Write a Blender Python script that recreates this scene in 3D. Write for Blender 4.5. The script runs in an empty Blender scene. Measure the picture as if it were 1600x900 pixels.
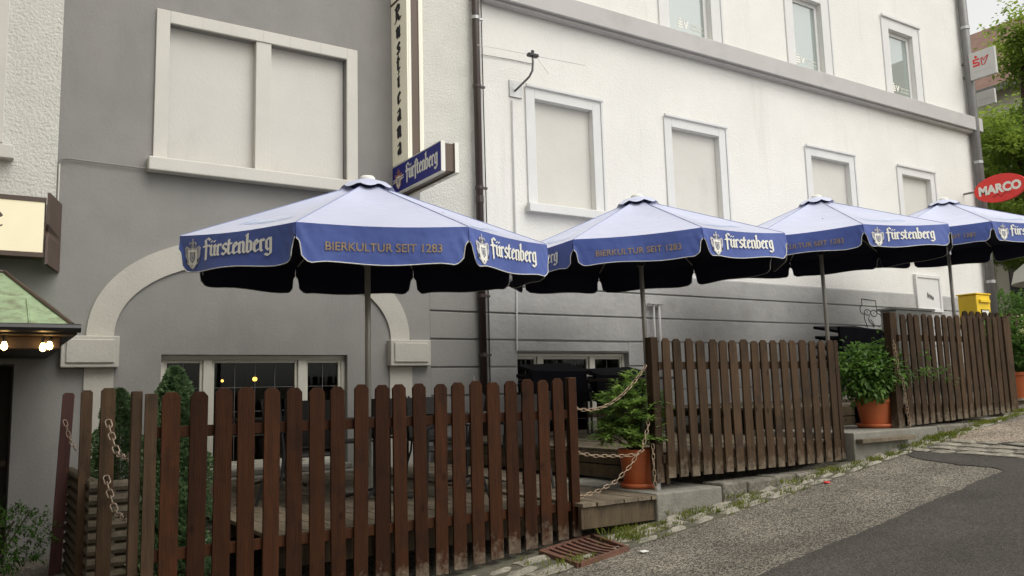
import bpy, math, random
from mathutils import Vector, Matrix
random.seed(7)
PI = math.pi
sc = bpy.context.scene
COL = sc.collection

# ------------------------------------------------------------------ camera
cam_d = bpy.data.cameras.new('camera'); cam = bpy.data.objects.new('camera', cam_d); COL.objects.link(cam)
FPX = 1296.06
cam_d.sensor_width = 36.0; cam_d.lens = 36.0 * FPX / 1600.0
cam_d.clip_start = 0.05; cam_d.clip_end = 2000
yaw, pitch, roll = math.radians(33.031), math.radians(7.331), math.radians(-1.6025)
Dv = Vector((math.sin(yaw)*math.cos(pitch), math.cos(yaw)*math.cos(pitch), math.sin(pitch)))
r0 = Vector((math.cos(yaw), -math.sin(yaw), 0)); u0 = r0.cross(Dv)
Rv = r0*math.cos(roll) + u0*math.sin(roll); Uv = -r0*math.sin(roll) + u0*math.cos(roll)
M = Matrix((Rv, Uv, -Dv)).transposed().to_4x4()
cam.matrix_world = M
sc.camera = cam
sc.render.resolution_x = 1024; sc.render.resolution_y = 576

# ------------------------------------------------------------------ world, sun, exposure
SUN_EL, SUN_AZ = math.radians(56), math.radians(160)      # azimuth clockwise from +Y
w = bpy.data.worlds.new("World"); sc.world = w; w.use_nodes = True
nt = w.node_tree; nt.nodes.clear()
sky = nt.nodes.new('ShaderNodeTexSky'); sky.sky_type = 'NISHITA'; sky.sun_disc = False
sky.sun_elevation = SUN_EL; sky.sun_rotation = SUN_AZ; sky.dust_density = 3.0; sky.air_density = 1.0
hs = nt.nodes.new('ShaderNodeHueSaturation'); hs.inputs['Saturation'].default_value = 0.10; hs.inputs['Value'].default_value = 1.0
bg = nt.nodes.new('ShaderNodeBackground'); bg.inputs['Strength'].default_value = 0.15
wo = nt.nodes.new('ShaderNodeOutputWorld')
tint = nt.nodes.new('ShaderNodeMix'); tint.data_type = 'RGBA'; tint.blend_type = 'MULTIPLY'; tint.inputs['Factor'].default_value = 1; tint.inputs['B'].default_value = (1, .985, .94, 1)
nt.links.new(sky.outputs[0], hs.inputs['Color']); nt.links.new(hs.outputs[0], tint.inputs['A']); nt.links.new(tint.outputs['Result'], bg.inputs[0]); nt.links.new(bg.outputs[0], wo.inputs[0])
sun_d = bpy.data.lights.new('sun', 'SUN'); sun_d.energy = .5; sun_d.angle = math.radians(60); sun_d.color = (1.0, .96, .9)
sun = bpy.data.objects.new('sun', sun_d); COL.objects.link(sun)
sdir = Vector((math.sin(SUN_AZ)*math.cos(SUN_EL), math.cos(SUN_AZ)*math.cos(SUN_EL), math.sin(SUN_EL)))
sun.rotation_euler = (-sdir).to_track_quat('-Z', 'Y').to_euler()
sc.view_settings.view_transform = 'Standard'; sc.view_settings.look = 'None'
sc.view_settings.gamma = 1; sc.view_settings.use_curve_mapping = False
sc.view_settings.exposure = 0.72

# ------------------------------------------------------------------ helpers
def tag(o, label=None, cat=None, group=None, kind=None):
    if label: o['label'] = label
    if cat: o['category'] = cat
    if group: o['group'] = group
    if kind: o['kind'] = kind
    return o

def empty(name, loc=(0, 0, 0), rz=0, **k):
    o = bpy.data.objects.new(name, None); COL.objects.link(o)
    o.empty_display_size = .1
    o.location = loc; o.rotation_euler = (0, 0, rz)
    return tag(o, **k)

def mat(name, col, rough=.7, var=.12, scale=6., bump=0., bscale=60., metal=0., spec=.5, col2=None, stretch=(1, 1, 1),
        sheen=0., emis=None, estr=0., detail=6, fac=(.3, .7), dirt=None, bdetail=4):
    m = bpy.data.materials.new(name); m.use_nodes = True
    n = m.node_tree; b = n.nodes['Principled BSDF']
    b.inputs['Roughness'].default_value = rough; b.inputs['Metallic'].default_value = metal
    b.inputs['Specular IOR Level'].default_value = spec
    if sheen:
        b.inputs['Sheen Weight'].default_value = sheen; b.inputs['Sheen Roughness'].default_value = .4
    tc = n.nodes.new('ShaderNodeTexCoord'); mp = n.nodes.new('ShaderNodeMapping')
    mp.inputs['Scale'].default_value = stretch
    geo = n.nodes.new('ShaderNodeNewGeometry')
    n.links.new(geo.outputs['Position'], mp.inputs[0])
    c = (*col, 1)
    if var or col2:
        nz = n.nodes.new('ShaderNodeTexNoise'); nz.inputs['Scale'].default_value = scale; nz.inputs['Detail'].default_value = detail
        nz.inputs['Roughness'].default_value = .6
        n.links.new(mp.outputs[0], nz.inputs['Vector'])
        cr = n.nodes.new('ShaderNodeValToRGB'); e = cr.color_ramp.elements
        e[0].position, e[1].position = fac
        if col2: e[0].color = (*col2, 1); e[1].color = c
        else:
            e[0].color = (*[x*(1-var) for x in col], 1); e[1].color = (*[min(1, x*(1+var)) for x in col], 1)
        n.links.new(nz.outputs['Fac'], cr.inputs[0]); out = cr.outputs[0]
        if dirt:
            dc, dsc, lo, hi, dstr = dirt
            n2 = n.nodes.new('ShaderNodeTexNoise'); n2.inputs['Scale'].default_value = dsc; n2.inputs['Detail'].default_value = 7
            n2.inputs['Roughness'].default_value = .65
            mp2 = n.nodes.new('ShaderNodeMapping'); mp2.inputs['Scale'].default_value = dstr
            n.links.new(geo.outputs['Position'], mp2.inputs[0]); n.links.new(mp2.outputs[0], n2.inputs['Vector'])
            r2 = n.nodes.new('ShaderNodeMapRange'); r2.inputs['From Min'].default_value = lo; r2.inputs['From Max'].default_value = hi
            n.links.new(n2.outputs['Fac'], r2.inputs['Value'])
            mx = n.nodes.new('ShaderNodeMix'); mx.data_type = 'RGBA'
            n.links.new(r2.outputs[0], mx.inputs['Factor']); n.links.new(out, mx.inputs['A']); mx.inputs['B'].default_value = (*dc, 1)
            out = mx.outputs['Result']
        n.links.new(out, b.inputs['Base Color'])
    else: b.inputs['Base Color'].default_value = c
    if bump:
        nb = n.nodes.new('ShaderNodeTexNoise'); nb.inputs['Scale'].default_value = bscale; nb.inputs['Detail'].default_value = bdetail
        n.links.new(mp.outputs[0], nb.inputs['Vector'])
        bm = n.nodes.new('ShaderNodeBump'); bm.inputs['Strength'].default_value = min(1, bump); bm.inputs['Distance'].default_value = .01*max(1, bump)
        n.links.new(nb.outputs['Fac'], bm.inputs['Height']); n.links.new(bm.outputs[0], b.inputs['Normal'])
    if emis:
        b.inputs['Emission Color'].default_value = (*emis, 1); b.inputs['Emission Strength'].default_value = estr
    return m

def glass(name, tint, glossy=.5, rough=.02, transp=True):
    m = bpy.data.materials.new(name); m.use_nodes = True; n = m.node_tree; n.nodes.clear()
    o = n.nodes.new('ShaderNodeOutputMaterial'); g = n.nodes.new('ShaderNodeBsdfGlossy'); g.inputs['Roughness'].default_value = rough
    t = n.nodes.new('ShaderNodeBsdfTransparent' if transp else 'ShaderNodeBsdfDiffuse'); t.inputs[0].default_value = (*tint, 1)
    lw = n.nodes.new('ShaderNodeLayerWeight'); lw.inputs['Blend'].default_value = glossy
    mx = n.nodes.new('ShaderNodeMixShader')
    n.links.new(lw.outputs['Fresnel'], mx.inputs[0]); n.links.new(t.outputs[0], mx.inputs[1]); n.links.new(g.outputs[0], mx.inputs[2])
    n.links.new(mx.outputs[0], o.inputs[0]); return m

class MB:
    def __init__(s): s.v = []; s.f = []
    def add(s, vs, fs):
        b = len(s.v); s.v += [tuple(p) for p in vs]; s.f += [tuple(i+b for i in f) for f in fs]; return s
    def box(s, x0, x1, y0, y1, z0, z1):
        return s.add([(x0,y0,z0),(x1,y0,z0),(x1,y1,z0),(x0,y1,z0),(x0,y0,z1),(x1,y0,z1),(x1,y1,z1),(x0,y1,z1)],
                     [(0,3,2,1),(4,5,6,7),(0,1,5,4),(1,2,6,5),(2,3,7,6),(3,0,4,7)])
    def quad(s, a, b, c, d): return s.add([a,b,c,d], [(0,1,2,3)])
    def prism(s, poly, fn, d0, d1):
        """poly: 2-D outline (ccw), fn(u,v,d)->point, extruded from d0 to d1"""
        n = len(poly)
        s.add([fn(u,v,d0) for u,v in poly]+[fn(u,v,d1) for u,v in poly],
              [tuple(range(n-1,-1,-1)), tuple(range(n,2*n))]+[(i,(i+1)%n,(i+1)%n+n,i+n) for i in range(n)]); return s
    def tube(s, pts, r, n=8, closed=False, caps=True):
        pts = [Vector(p) for p in pts]; m = len(pts); rs = r if isinstance(r, (list,tuple)) else [r]*m
        base = len(s.v); up = None
        for i,p in enumerate(pts):
            a = pts[(i-1)%m] if (closed or i>0) else p; b = pts[(i+1)%m] if (closed or i<m-1) else p
            d = (b-a).normalized()
            if up is None: up = Vector((0,0,1)) if abs(d.z)<.9 else Vector((1,0,0))
            x = d.cross(up).normalized(); y = x.cross(d).normalized(); up = y
            for k in range(n):
                t = 2*PI*k/n; s.v.append(tuple(p + (x*math.cos(t)+y*math.sin(t))*rs[i]))
        for i in range(m if closed else m-1):
            j = (i+1)%m
            for k in range(n):
                k2 = (k+1)%n; s.f.append((base+i*n+k, base+i*n+k2, base+j*n+k2, base+j*n+k))
        if caps and not closed:
            s.f.append(tuple(base+k for k in range(n-1,-1,-1))); s.f.append(tuple(base+(m-1)*n+k for k in range(n)))
        return s
    def lathe(s, prof, c=(0,0,0), n=24, axis='z'):
        b = len(s.v)
        for r,z in prof:
            for k in range(n):
                t = 2*PI*k/n; s.v.append((c[0]+r*math.cos(t), c[1]+r*math.sin(t), c[2]+z))
        for i in range(len(prof)-1):
            for k in range(n):
                k2 = (k+1)%n; s.f.append((b+i*n+k, b+i*n+k2, b+(i+1)*n+k2, b+(i+1)*n+k))
        return s
    def mesh(s, name, m=None, smooth=False):
        me = bpy.data.meshes.new(name); me.from_pydata(s.v, [], s.f); me.update()
        if m: me.materials.append(m)
        if smooth:
            me.polygons.foreach_set('use_smooth', [True]*len(me.polygons))
        return me
    def build(s, name, m, parent=None, bevel=0, smooth=False, recenter=None):
        if recenter:
            s.v = [(x-recenter[0], y-recenter[1], z-recenter[2]) for x,y,z in s.v]
        o = bpy.data.objects.new(name, s.mesh(name, m, smooth)); COL.objects.link(o)
        if recenter: o.location = recenter
        if parent: o.parent = parent
        if bevel:
            bv = o.modifiers.new('bevel', 'BEVEL'); bv.width = bevel; bv.segments = 2; bv.limit_method = 'ANGLE'; bv.angle_limit = .7
        return o

def copy_tree(o, parent=None):
    c = o.copy(); COL.objects.link(c)
    if parent: c.parent = parent
    for ch in list(o.children): copy_tree(ch, c)
    return c
def XYZ(x, z, y): return (x, y, z)      # (u,v,d) with d along Y
def wobble(pts, a): return [(x+random.uniform(-a,a), z+random.uniform(-a,a)) for x,z in pts]

# ---- flat lettering -------------------------------------------------
def hull(pts):
    pts = sorted(set((round(a,6),round(b,6)) for a,b in pts)); 
    def half(ps):
        h = []
        for p in ps:
            while len(h)>1 and (h[-1][0]-h[-2][0])*(p[1]-h[-2][1])-(h[-1][1]-h[-2][1])*(p[0]-h[-2][0]) <= 0: h.pop()
            h.append(p)
        return h[:-1]
    return half(pts)+half(pts[::-1])
def stem(x, h=.95): return [(x-.1,h-.12),(x,h),(x,.1),(x+.1,0)]
G = {
 'n': (.62, [stem(0), [(0,.78),(.2,.98),(.34,.85),(.34,.1),(.44,0)]]),
 'u': (.62, [[(-.1,.85),(0,.95),(0,.15),(.14,.0),(.34,.2)], stem(.34)]),
 'v': (.62, [[(-.1,.85),(0,.95),(0,.15),(.14,.0),(.34,.2)], stem(.34), [(.02,1.25),(.06,1.29)], [(.28,1.25),(.32,1.29)]]),   # u with two dots
 'r': (.46, [stem(0), [(0,.75),(.18,.97),(.28,.86)]]),
 's': (.5, [[(.32,.86),(.16,1),(0,.78),(.02,.6),(.3,.4),(.3,.2),(.14,0),(-.04,.12)]]),
 'S': (.42, [[(.34,1.36),(.2,1.5),(.04,1.32),(.04,-.35)]]),
 't': (.42, [[(0,1.28),(0,.15),(.12,0),(.24,.1)], [(-.13,.93),(.22,.93)]]),
 'e': (.5, [[(0,.8),(0,.15),(.13,0),(.31,.13)], [(0,.8),(.16,1),(.3,.78),(.0,.46)]]),
 'b': (.6, [[(-.08,1.5),(0,1.6),(0,.12),(.16,0),(.34,.15),(.34,.8),(.2,.97),(0,.8)]]),
 'g': (.6, [[(.34,.88),(.16,1),(0,.8),(0,.2),(.14,.04),(.34,.22)], [(.34,1.0),(.34,-.25),(.16,-.42),(-.08,-.3)]]),
 'c': (.46, [[(.3,.84),(.16,1),(0,.8),(0,.15),(.13,0),(.3,.13)]]),
 'a': (.6, [[(.02,.84),(.18,1),(.33,.85),(.33,.1),(.43,0)], [(.33,.55),(.06,.42),(0,.16),(.14,0),(.33,.2)]]),
 'i': (.3, [stem(0), [(.02,1.28),(.05,1.33)]]),
 'F': (.56, [[(.42,1.42),(.24,1.58),(.02,1.42),(.1,.9),(.1,-.3)], [(-.14,.86),(.36,.92)]]),
 'R': (.85, [[(.05,1.45),(.05,.15),(-.16,0)], [(-.14,1.35),(.12,1.55),(.46,1.42),(.46,1.0),(.08,.8),(.52,.08),(.7,.14)]]),
}
def word(txt, nib=.2, thin=.07, ang=38, vertical=0):
    """list of convex polygons, x-height = 1"""
    polys = []; x = 0; y = 0; ca, sa = math.cos(math.radians(ang)), math.sin(math.radians(ang))
    rect = [(sx*nib/2*ca - sy*thin/2*sa, sx*nib/2*sa + sy*thin/2*ca) for sx,sy in ((-1,-1),(1,-1),(1,1),(-1,1))]
    for ch in txt:
        wd, st = G[ch]
        for ln in st:
            for a,b in zip(ln, ln[1:]):
                ox = x - (wd-.28)/2 if vertical else x
                polys.append(hull([(ox+a[0]+p[0], y+a[1]+p[1]) for p in rect]+[(ox+b[0]+p[0], y+b[1]+p[1]) for p in rect]))
        if vertical: y -= vertical
        else: x += wd
    return polys, x
def flat(polys, fn, d0=.002, step=.00008):
    mb = MB()
    for i,p in enumerate(polys):
        d = d0+step*(i%14); mb.add([fn(u,v,d) for u,v in p], [tuple(range(len(p)))])
    return mb
_tc = {}
def sans(txt, size=1., bold=0.):
    """triangles of Blender's built-in sans font as polygons, width"""
    cu = bpy.data.curves.new('t', 'FONT'); cu.body = txt; cu.size = size; cu.offset = bold; cu.resolution_u = 3
    ob = bpy.data.objects.new('t', cu); COL.objects.link(ob)
    dg = bpy.context.evaluated_depsgraph_get(); me = bpy.data.meshes.new_from_object(ob.evaluated_get(dg))
    pl = [[(me.vertices[i].co.x, me.vertices[i].co.y) for i in p.vertices] for p in me.polygons]
    bpy.data.objects.remove(ob); bpy.data.curves.remove(cu); bpy.data.meshes.remove(me)
    wmax = max(u for p in pl for u,v in p)
    return pl, wmax
def sansflat(pl, fn, d=.002): 
    mb = MB()
    for p in pl: mb.add([fn(u,v,d) for u,v in p], [tuple(range(len(p)))])
    return mb

# ------------------------------------------------------------------ materials
MT = dict(
 white=mat('white_render', (.74,.73,.69), .9, .035, 1.2, bump=.85, bscale=38, dirt=((.60,.585,.54),.8,.56,.9,(3,1,.35))),
 oldwhite=mat('rough_render', (.60,.595,.545), .95, .05, 3, bump=1.7, bscale=36, bdetail=6),
 grey=mat('grey_wall_paint', (.25,.243,.23), .8, .06, 2.2, bump=.35, bscale=30, dirt=((.215,.21,.20),1.1,.5,.85,(2,1,.6))),
 plinth=mat('grey_plinth_paint', (.385,.38,.37), .8, .08, 2.5, bump=.8, bscale=14, dirt=((.29,.285,.275),1.6,.5,.8,(1,1,1))),
 cornice=mat('cornice_paint', (.46,.445,.43), .7, .05, 1.5, bump=.2, bscale=40, dirt=((.36,.35,.34),1.2,.52,.8,(1,1,1))),
 trim=mat('trim_paint', (.60,.58,.53), .75, .04, 2, bump=.25, bscale=40),
 trim2=mat('pale_trim_paint', (.66,.66,.645), .75, .04, 2, bump=.25, bscale=40),
 archtrim=mat('arch_paint', (.46,.44,.39), .8, .06, 2.5, bump=.45, bscale=30),
 panel=mat('blind_panel_render', (.60,.585,.54), .9, .04, 1.4, bump=.3, bscale=28, dirt=((.5,.48,.44),1.5,.58,.85,(1,1,.6))),
 brown=mat('brown_metal', (.085,.055,.042), .45, .1, 8),
 pipebrown=mat('pipe_brown', (.045,.030,.026), .4, .25, 4, stretch=(1,1,.2)),
 pipegrey=mat('pipe_grey', (.16,.155,.15), .4, .12, 4),
 steel=mat('galvanised_steel', (.42,.42,.41), .4, .15, 12, metal=.8),
 alu=mat('aluminium_pole', (.52,.50,.45), .42, .06, 6, metal=.35),
 black=mat('black_metal', (.012,.012,.013), .45, 0, 1),
 plastic=mat('black_cover', (.006,.006,.009), .8, .3, 5, spec=.1, bump=.6, bscale=12),
 rattan=mat('dark_rattan', (.022,.018,.016), .5, .4, 60, bump=.8, bscale=120),
 frame=mat('window_frame', (.62,.60,.52), .45, .05, 4),
 glassdark=glass('window_glass', (.62,.66,.62), .2, .03),
 glassup=glass('upper_window_glass', (.30,.36,.33), .72, .015, False),
 dark=mat('dark_interior', (.018,.014,.011), .9, .3, 3),
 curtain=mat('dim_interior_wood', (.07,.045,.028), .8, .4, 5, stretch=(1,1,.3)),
 asphalt_=mat('dark_asphalt_plain', (.056,.049,.041), .95, .2, 3, bump=.6, bscale=160, dirt=((.10,.088,.072),1.1,.42,.75,(1,1,1))),
 concrete=mat('concrete', (.20,.19,.16), .9, .2, 9, bump=.6, bscale=60, dirt=((.17,.16,.125),3,.5,.75,(1,1,1))),
 granite=mat('granite_sett', (.26,.238,.19), .85, .3, 22, bump=1.2, bscale=45, dirt=((.16,.155,.12),5,.5,.7,(1,1,1))),
 kerb=mat('mossy_kerb', (.17,.155,.125), .9, .35, 18, bump=1.5, bscale=30, dirt=((.07,.065,.045),5,.45,.7,(1,1,1))),
 soil=mat('soil', (.03,.024,.017), .95, .4, 25, bump=1, bscale=50),
 terracotta=mat('terracotta_plastic', (.60,.15,.05), .5, .06, 5, bump=.1, bscale=30, dirt=((.25,.09,.04),3,.56,.85,(1,1,2))),
 leaf=mat('leaf', (.13,.23,.04), .6, 0, 9, col2=(.04,.10,.018)),
 leaf_light=mat('light_leaf', (.26,.37,.08), .6, 0, 8, col2=(.08,.16,.03)),
 tree_leaf=mat('tree_leaf', (.24,.32,.05), .5, 0, .9, col2=(.07,.12,.02), fac=(.35,.65)),
 needle=mat('conifer_needle', (.22,.31,.15), .8, 0, 22, col2=(.04,.09,.03), fac=(.4,.7)),
 seam=mat('canopy_seam', (.22,.26,.44), .7, 0, 1),
 leaf_dark=mat('shade_toned_leaf', (.045,.10,.015), .9, 0, 9, spec=.1, col2=(.015,.04,.006)),  # leaf colour darkened to carry the shade of the door corner
 grass=mat('weed', (.20,.22,.04), .9, 0, 2.5, spec=.1, col2=(.08,.11,.02)),
 bark=mat('bark', (.07,.05,.035), .9, .3, 10, bump=1),
 bloom=mat('pale_bloom', (.55,.58,.30), .7, .15, 20),
 log=mat('round_log', (.075,.058,.036), .8, .4, 10, stretch=(1,1,1), bump=.5, dirt=((.06,.05,.03),6,.5,.7,(1,1,1))),
 rust=mat('rusted_iron', (.13,.058,.036), .75, .3, 12, bump=.8, bscale=60, dirt=((.05,.03,.024),7,.5,.72,(1,1,1))),
 chain=mat('chain_link', (.34,.25,.17), .5, .3, 30, metal=.3),
 chaindark=mat('old_chain', (.26,.20,.15), .5, .35, 30, metal=.3),
 copper=mat('verdigris_copper', (.30,.40,.235), .7, .2, 5, dirt=((.16,.17,.10),5,.48,.7,(1,1,1.6)), bump=.3),
 darkbeam=mat('dark_timber', (.022,.014,.010), .7, .3, 8, stretch=(.3,1,1)),
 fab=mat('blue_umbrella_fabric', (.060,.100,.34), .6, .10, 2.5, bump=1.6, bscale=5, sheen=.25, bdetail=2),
 fabtop=mat('skylight_toned_canopy_fabric', (.49,.52,.68), .55, .05, 1.6, bump=1.6, bscale=4, sheen=.6, bdetail=3),  # same blue cloth; skylight brightness on the tops painted into its colour
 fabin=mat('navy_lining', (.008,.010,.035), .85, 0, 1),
 hem=mat('pale_hem', (.60,.60,.55), .7, 0, 1),
 whitepr=mat('white_print', (.78,.77,.70), .7, 0, 1),
 gold=mat('faded_gold_print', (.30,.215,.12), .7, .35, 25),
 greypr=mat('grey_print', (.46,.45,.47), .7, .2, 40),
 navypr=mat('navy_print', (.03,.035,.09), .7, 0, 1),
 toppr=mat('pale_print', (.50,.60,.74), .7, .2, 12),
 cream=mat('cream_sign_acrylic', (.82,.79,.66), .3, .03, 2, emis=(1,.9,.6), estr=.06),
 creamlit=mat('lit_sign_acrylic', (.72,.66,.50), .35, .04, 2, emis=(1,.86,.52), estr=.18),
 creamedge=mat('sign_edge', (.82,.80,.68), .4, 0, 1),
 signblue=mat('sign_blue', (.018,.022,.22), .45, .03, 3, spec=.2),
 signbrown=mat('sign_brown', (.10,.064,.042), .45, .05, 4),
 red=mat('red_sign', (.72,.03,.025), .35, .05, 3),
 redpr=mat('red_print', (.65,.03,.03), .5, 0, 1),
 orangepr=mat('orange_print', (.45,.17,.10), .5, 0, 1),
 signgrey=mat('grey_sign_panel', (.52,.52,.50), .4, .03, 3),
 blackpr=mat('black_print', (.012,.012,.014), .6, 0, 1),
 yellow=mat('yellow_box_paint', (.88,.60,.03), .35, .04, 4),
 cabinet=mat('cabinet_grey', (.36,.355,.33), .6, .08, 4, dirt=((.2,.2,.18),4,.55,.8,(1,1,1))),
 roof=mat('brown_roof_tile', (.20,.115,.085), .85, .2, 2, bump=.5),
 bgwall=mat('far_plaster', (.55,.52,.43), .9, .05, 1),
 bulb=mat('lit_bulb', (1,.8,.5), .3, 0, 1, emis=(1,.58,.2), estr=16),
 bulbdim=mat('dim_bulb', (1,.7,.4), .3, 0, 1, emis=(1,.50,.10), estr=5),
 opp=mat('unseen_shade_house_plaster', (.30,.28,.25), .9, .1, .5),
)
def woodmat(name, a, b, dirtcol, lo=.5, hi=.75, dsc=7, rough=.6):
    m = mat(name, a, rough, 0, 7, spec=.10, col2=b, stretch=(4, 4, .35), bump=.5, bscale=22, dirt=(dirtcol, dsc, lo, hi, (1,1,.7)))
    n = m.node_tree; bs = n.nodes['Principled BSDF']; src = bs.inputs['Base Color'].links[0].from_socket
    gk = n.nodes.new('ShaderNodeNewGeometry'); mk = n.nodes.new('ShaderNodeMapping'); mk.inputs['Scale'].default_value = (1,.2,.55); vk = n.nodes.new('ShaderNodeTexVoronoi'); vk.inputs['Scale'].default_value = 6
    n.links.new(gk.outputs['Position'], mk.inputs[0]); n.links.new(mk.outputs[0], vk.inputs['Vector'])
    rk = n.nodes.new('ShaderNodeMapRange'); rk.inputs['From Min'].default_value = .13; rk.inputs['From Max'].default_value = .04; rk.inputs['To Max'].default_value = .75; n.links.new(vk.outputs['Distance'], rk.inputs['Value'])
    xk = n.nodes.new('ShaderNodeMix'); xk.data_type = 'RGBA'; n.links.new(rk.outputs[0], xk.inputs['Factor']); n.links.new(src, xk.inputs['A']); xk.inputs['B'].default_value = (*[c*.3 for c in b], 1); n.links.new(xk.outputs['Result'], bs.inputs['Base Color'])
    # each board gets its own tint
    n = m.node_tree; bs = n.nodes['Principled BSDF']; src = bs.inputs['Base Color'].links[0].from_socket
    oi = n.nodes.new('ShaderNodeObjectInfo'); mr = n.nodes.new('ShaderNodeMapRange'); mr.inputs['To Min'].default_value = .72; mr.inputs['To Max'].default_value = 1.3
    h = n.nodes.new('ShaderNodeHueSaturation'); n.links.new(oi.outputs['Random'], mr.inputs['Value']); n.links.new(mr.outputs[0], h.inputs['Value'])
    n.links.new(src, h.inputs['Color']); n.links.new(h.outputs[0], bs.inputs['Base Color']); return m
MT['wood1'] = woodmat('red_brown_fence_stain', (.050,.0185,.0075), (.030,.012,.006), (.016,.009,.006), .52, .8)
MT['wood2'] = woodmat('weathered_fence_stain', (.072,.044,.025), (.042,.027,.016), (.024,.018,.014), .5, .78)
MT['post'] = woodmat('fence_post_stain', (.075,.047,.028), (.046,.028,.017), (.03,.022,.014), .5, .78)
MT['deck'] = woodmat('weathered_deck', (.20,.165,.118), (.115,.092,.064), (.075,.062,.046), .5, .75)
MT['deckside'] = woodmat('old_riser_board', (.13,.098,.062), (.075,.056,.036), (.045,.036,.026), .5, .72)
# bare wood where the stain has worn off the picket feet: follows height above the street
def worn_feet(m):
    n = m.node_tree; bs = n.nodes['Principled BSDF']; src = bs.inputs['Base Color'].links[0].from_socket
    tc = n.nodes.new('ShaderNodeTexCoord'); sp = n.nodes.new('ShaderNodeSeparateXYZ'); n.links.new(tc.outputs['Object'], sp.inputs[0])
    nz = n.nodes.new('ShaderNodeTexNoise'); nz.inputs['Scale'].default_value = 16; nz.inputs['Detail'].default_value = 8; nz.inputs['Roughness'].default_value = .7
    g = n.nodes.new('ShaderNodeNewGeometry'); n.links.new(g.outputs['Position'], nz.inputs['Vector'])
    a = n.nodes.new('ShaderNodeMath'); a.operation = 'MULTIPLY_ADD'; n.links.new(nz.outputs['Fac'], a.inputs[0]); a.inputs[1].default_value = -.62
    n.links.new(sp.outputs['Z'], a.inputs[2])
    r = n.nodes.new('ShaderNodeMapRange'); n.links.new(a.outputs[0], r.inputs['Value'])
    r.inputs['From Min'].default_value = -.17; r.inputs['From Max'].default_value = -.36
    r.inputs['To Min'].default_value = 0; r.inputs['To Max'].default_value = .6
    mx = n.nodes.new('ShaderNodeMix'); mx.data_type = 'RGBA'; n.links.new(r.outputs[0], mx.inputs['Factor']); n.links.new(src, mx.inputs['A'])
    mx.inputs['B'].default_value = (.25,.21,.155,1); n.links.new(mx.outputs['Result'], bs.inputs['Base Color'])
MT['wood1r'] = MT['wood1'].copy(); MT['wood2r'] = MT['wood2'].copy()
worn_feet(MT['wood1']); worn_feet(MT['wood2']); worn_feet(MT['post'])
# gravelly asphalt: pale and dark chips
def gravel_mat(name, cols, sc_=95):
    m = bpy.data.materials.new(name); m.use_nodes = True; n = m.node_tree; b = n.nodes['Principled BSDF']; b.inputs['Roughness'].default_value = .9
    g = n.nodes.new('ShaderNodeNewGeometry'); v = n.nodes.new('ShaderNodeTexVoronoi'); v.inputs['Scale'].default_value = sc_
    n.links.new(g.outputs['Position'], v.inputs['Vector'])
    sep = n.nodes.new('ShaderNodeSeparateColor'); n.links.new(v.outputs['Color'], sep.inputs[0])
    cr = n.nodes.new('ShaderNodeValToRGB'); cr.color_ramp.interpolation = 'CONSTANT'
    e = cr.color_ramp.elements; e[0].color = (*cols[0],1); e[0].position = 0; e[1].color = (*cols[1],1); e[1].position = .3
    for i,c in enumerate(cols[2:]): q = e.new(.5+.2*i); q.color = (*c,1)
    n.links.new(sep.outputs[0], cr.inputs[0])
    nz = n.nodes.new('ShaderNodeTexNoise'); nz.inputs['Scale'].default_value = 1.6; nz.inputs['Detail'].default_value = 6; n.links.new(g.outputs['Position'], nz.inputs['Vector'])
    mr = n.nodes.new('ShaderNodeMapRange'); mr.inputs['From Min'].default_value = .3; mr.inputs['From Max'].default_value = .7
    mr.inputs['To Min'].default_value = .62; mr.inputs['To Max'].default_value = 1.2; n.links.new(nz.outputs['Fac'], mr.inputs['Value'])
    h = n.nodes.new('ShaderNodeHueSaturation'); n.links.new(cr.outputs[0], h.inputs['Color']); n.links.new(mr.outputs[0], h.inputs['Value'])
    n.links.new(h.outputs[0], b.inputs['Base Color'])
    bm = n.nodes.new('ShaderNodeBump'); bm.inputs['Strength'].default_value = .8; bm.inputs['Distance'].default_value = .006
    n.links.new(v.outputs['Distance'], bm.inputs['Height']); bm.invert = True; n.links.new(bm.outputs[0], b.inputs['Normal']); return m
MT['bed'] = mat('gutter_joint_sand', (.125,.115,.085), .95, 0, 16, bump=.8, col2=(.065,.062,.038))
MT['gravel'] = gravel_mat('gravel_asphalt', [(.040,.036,.028),(.092,.080,.062),(.165,.143,.110),(.31,.28,.22)], 115)
MT['asphalt'] = gravel_mat('dark_asphalt', [(.030,.026,.021),(.044,.038,.031),(.058,.050,.041),(.085,.076,.062)], 130)
MT['redgravel'] = gravel_mat('reddish_gravel_asphalt', [(.10,.08,.06),(.2,.15,.11),(.3,.24,.18),(.42,.36,.28)], 80)

def let_through(m, k=.45):
    n = m.node_tree; b = n.nodes['Principled BSDF']; o = n.nodes['Material Output']; t = n.nodes.new('ShaderNodeBsdfTranslucent'); x = n.nodes.new('ShaderNodeMixShader'); x.inputs[0].default_value = k
    h = n.nodes.new('ShaderNodeHueSaturation'); h.inputs['Value'].default_value = 1.5; n.links.new(b.inputs['Base Color'].links[0].from_socket, h.inputs['Color']); n.links.new(h.outputs[0], t.inputs[0])
    n.links.new(b.outputs[0], x.inputs[1]); n.links.new(t.outputs[0], x.inputs[2]); n.links.new(x.outputs[0], o.inputs[0])
for k_ in ('leaf','leaf_light','tree_leaf','needle','grass','bloom'): let_through(MT[k_], .6 if k_ == 'tree_leaf' else .4)

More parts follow.
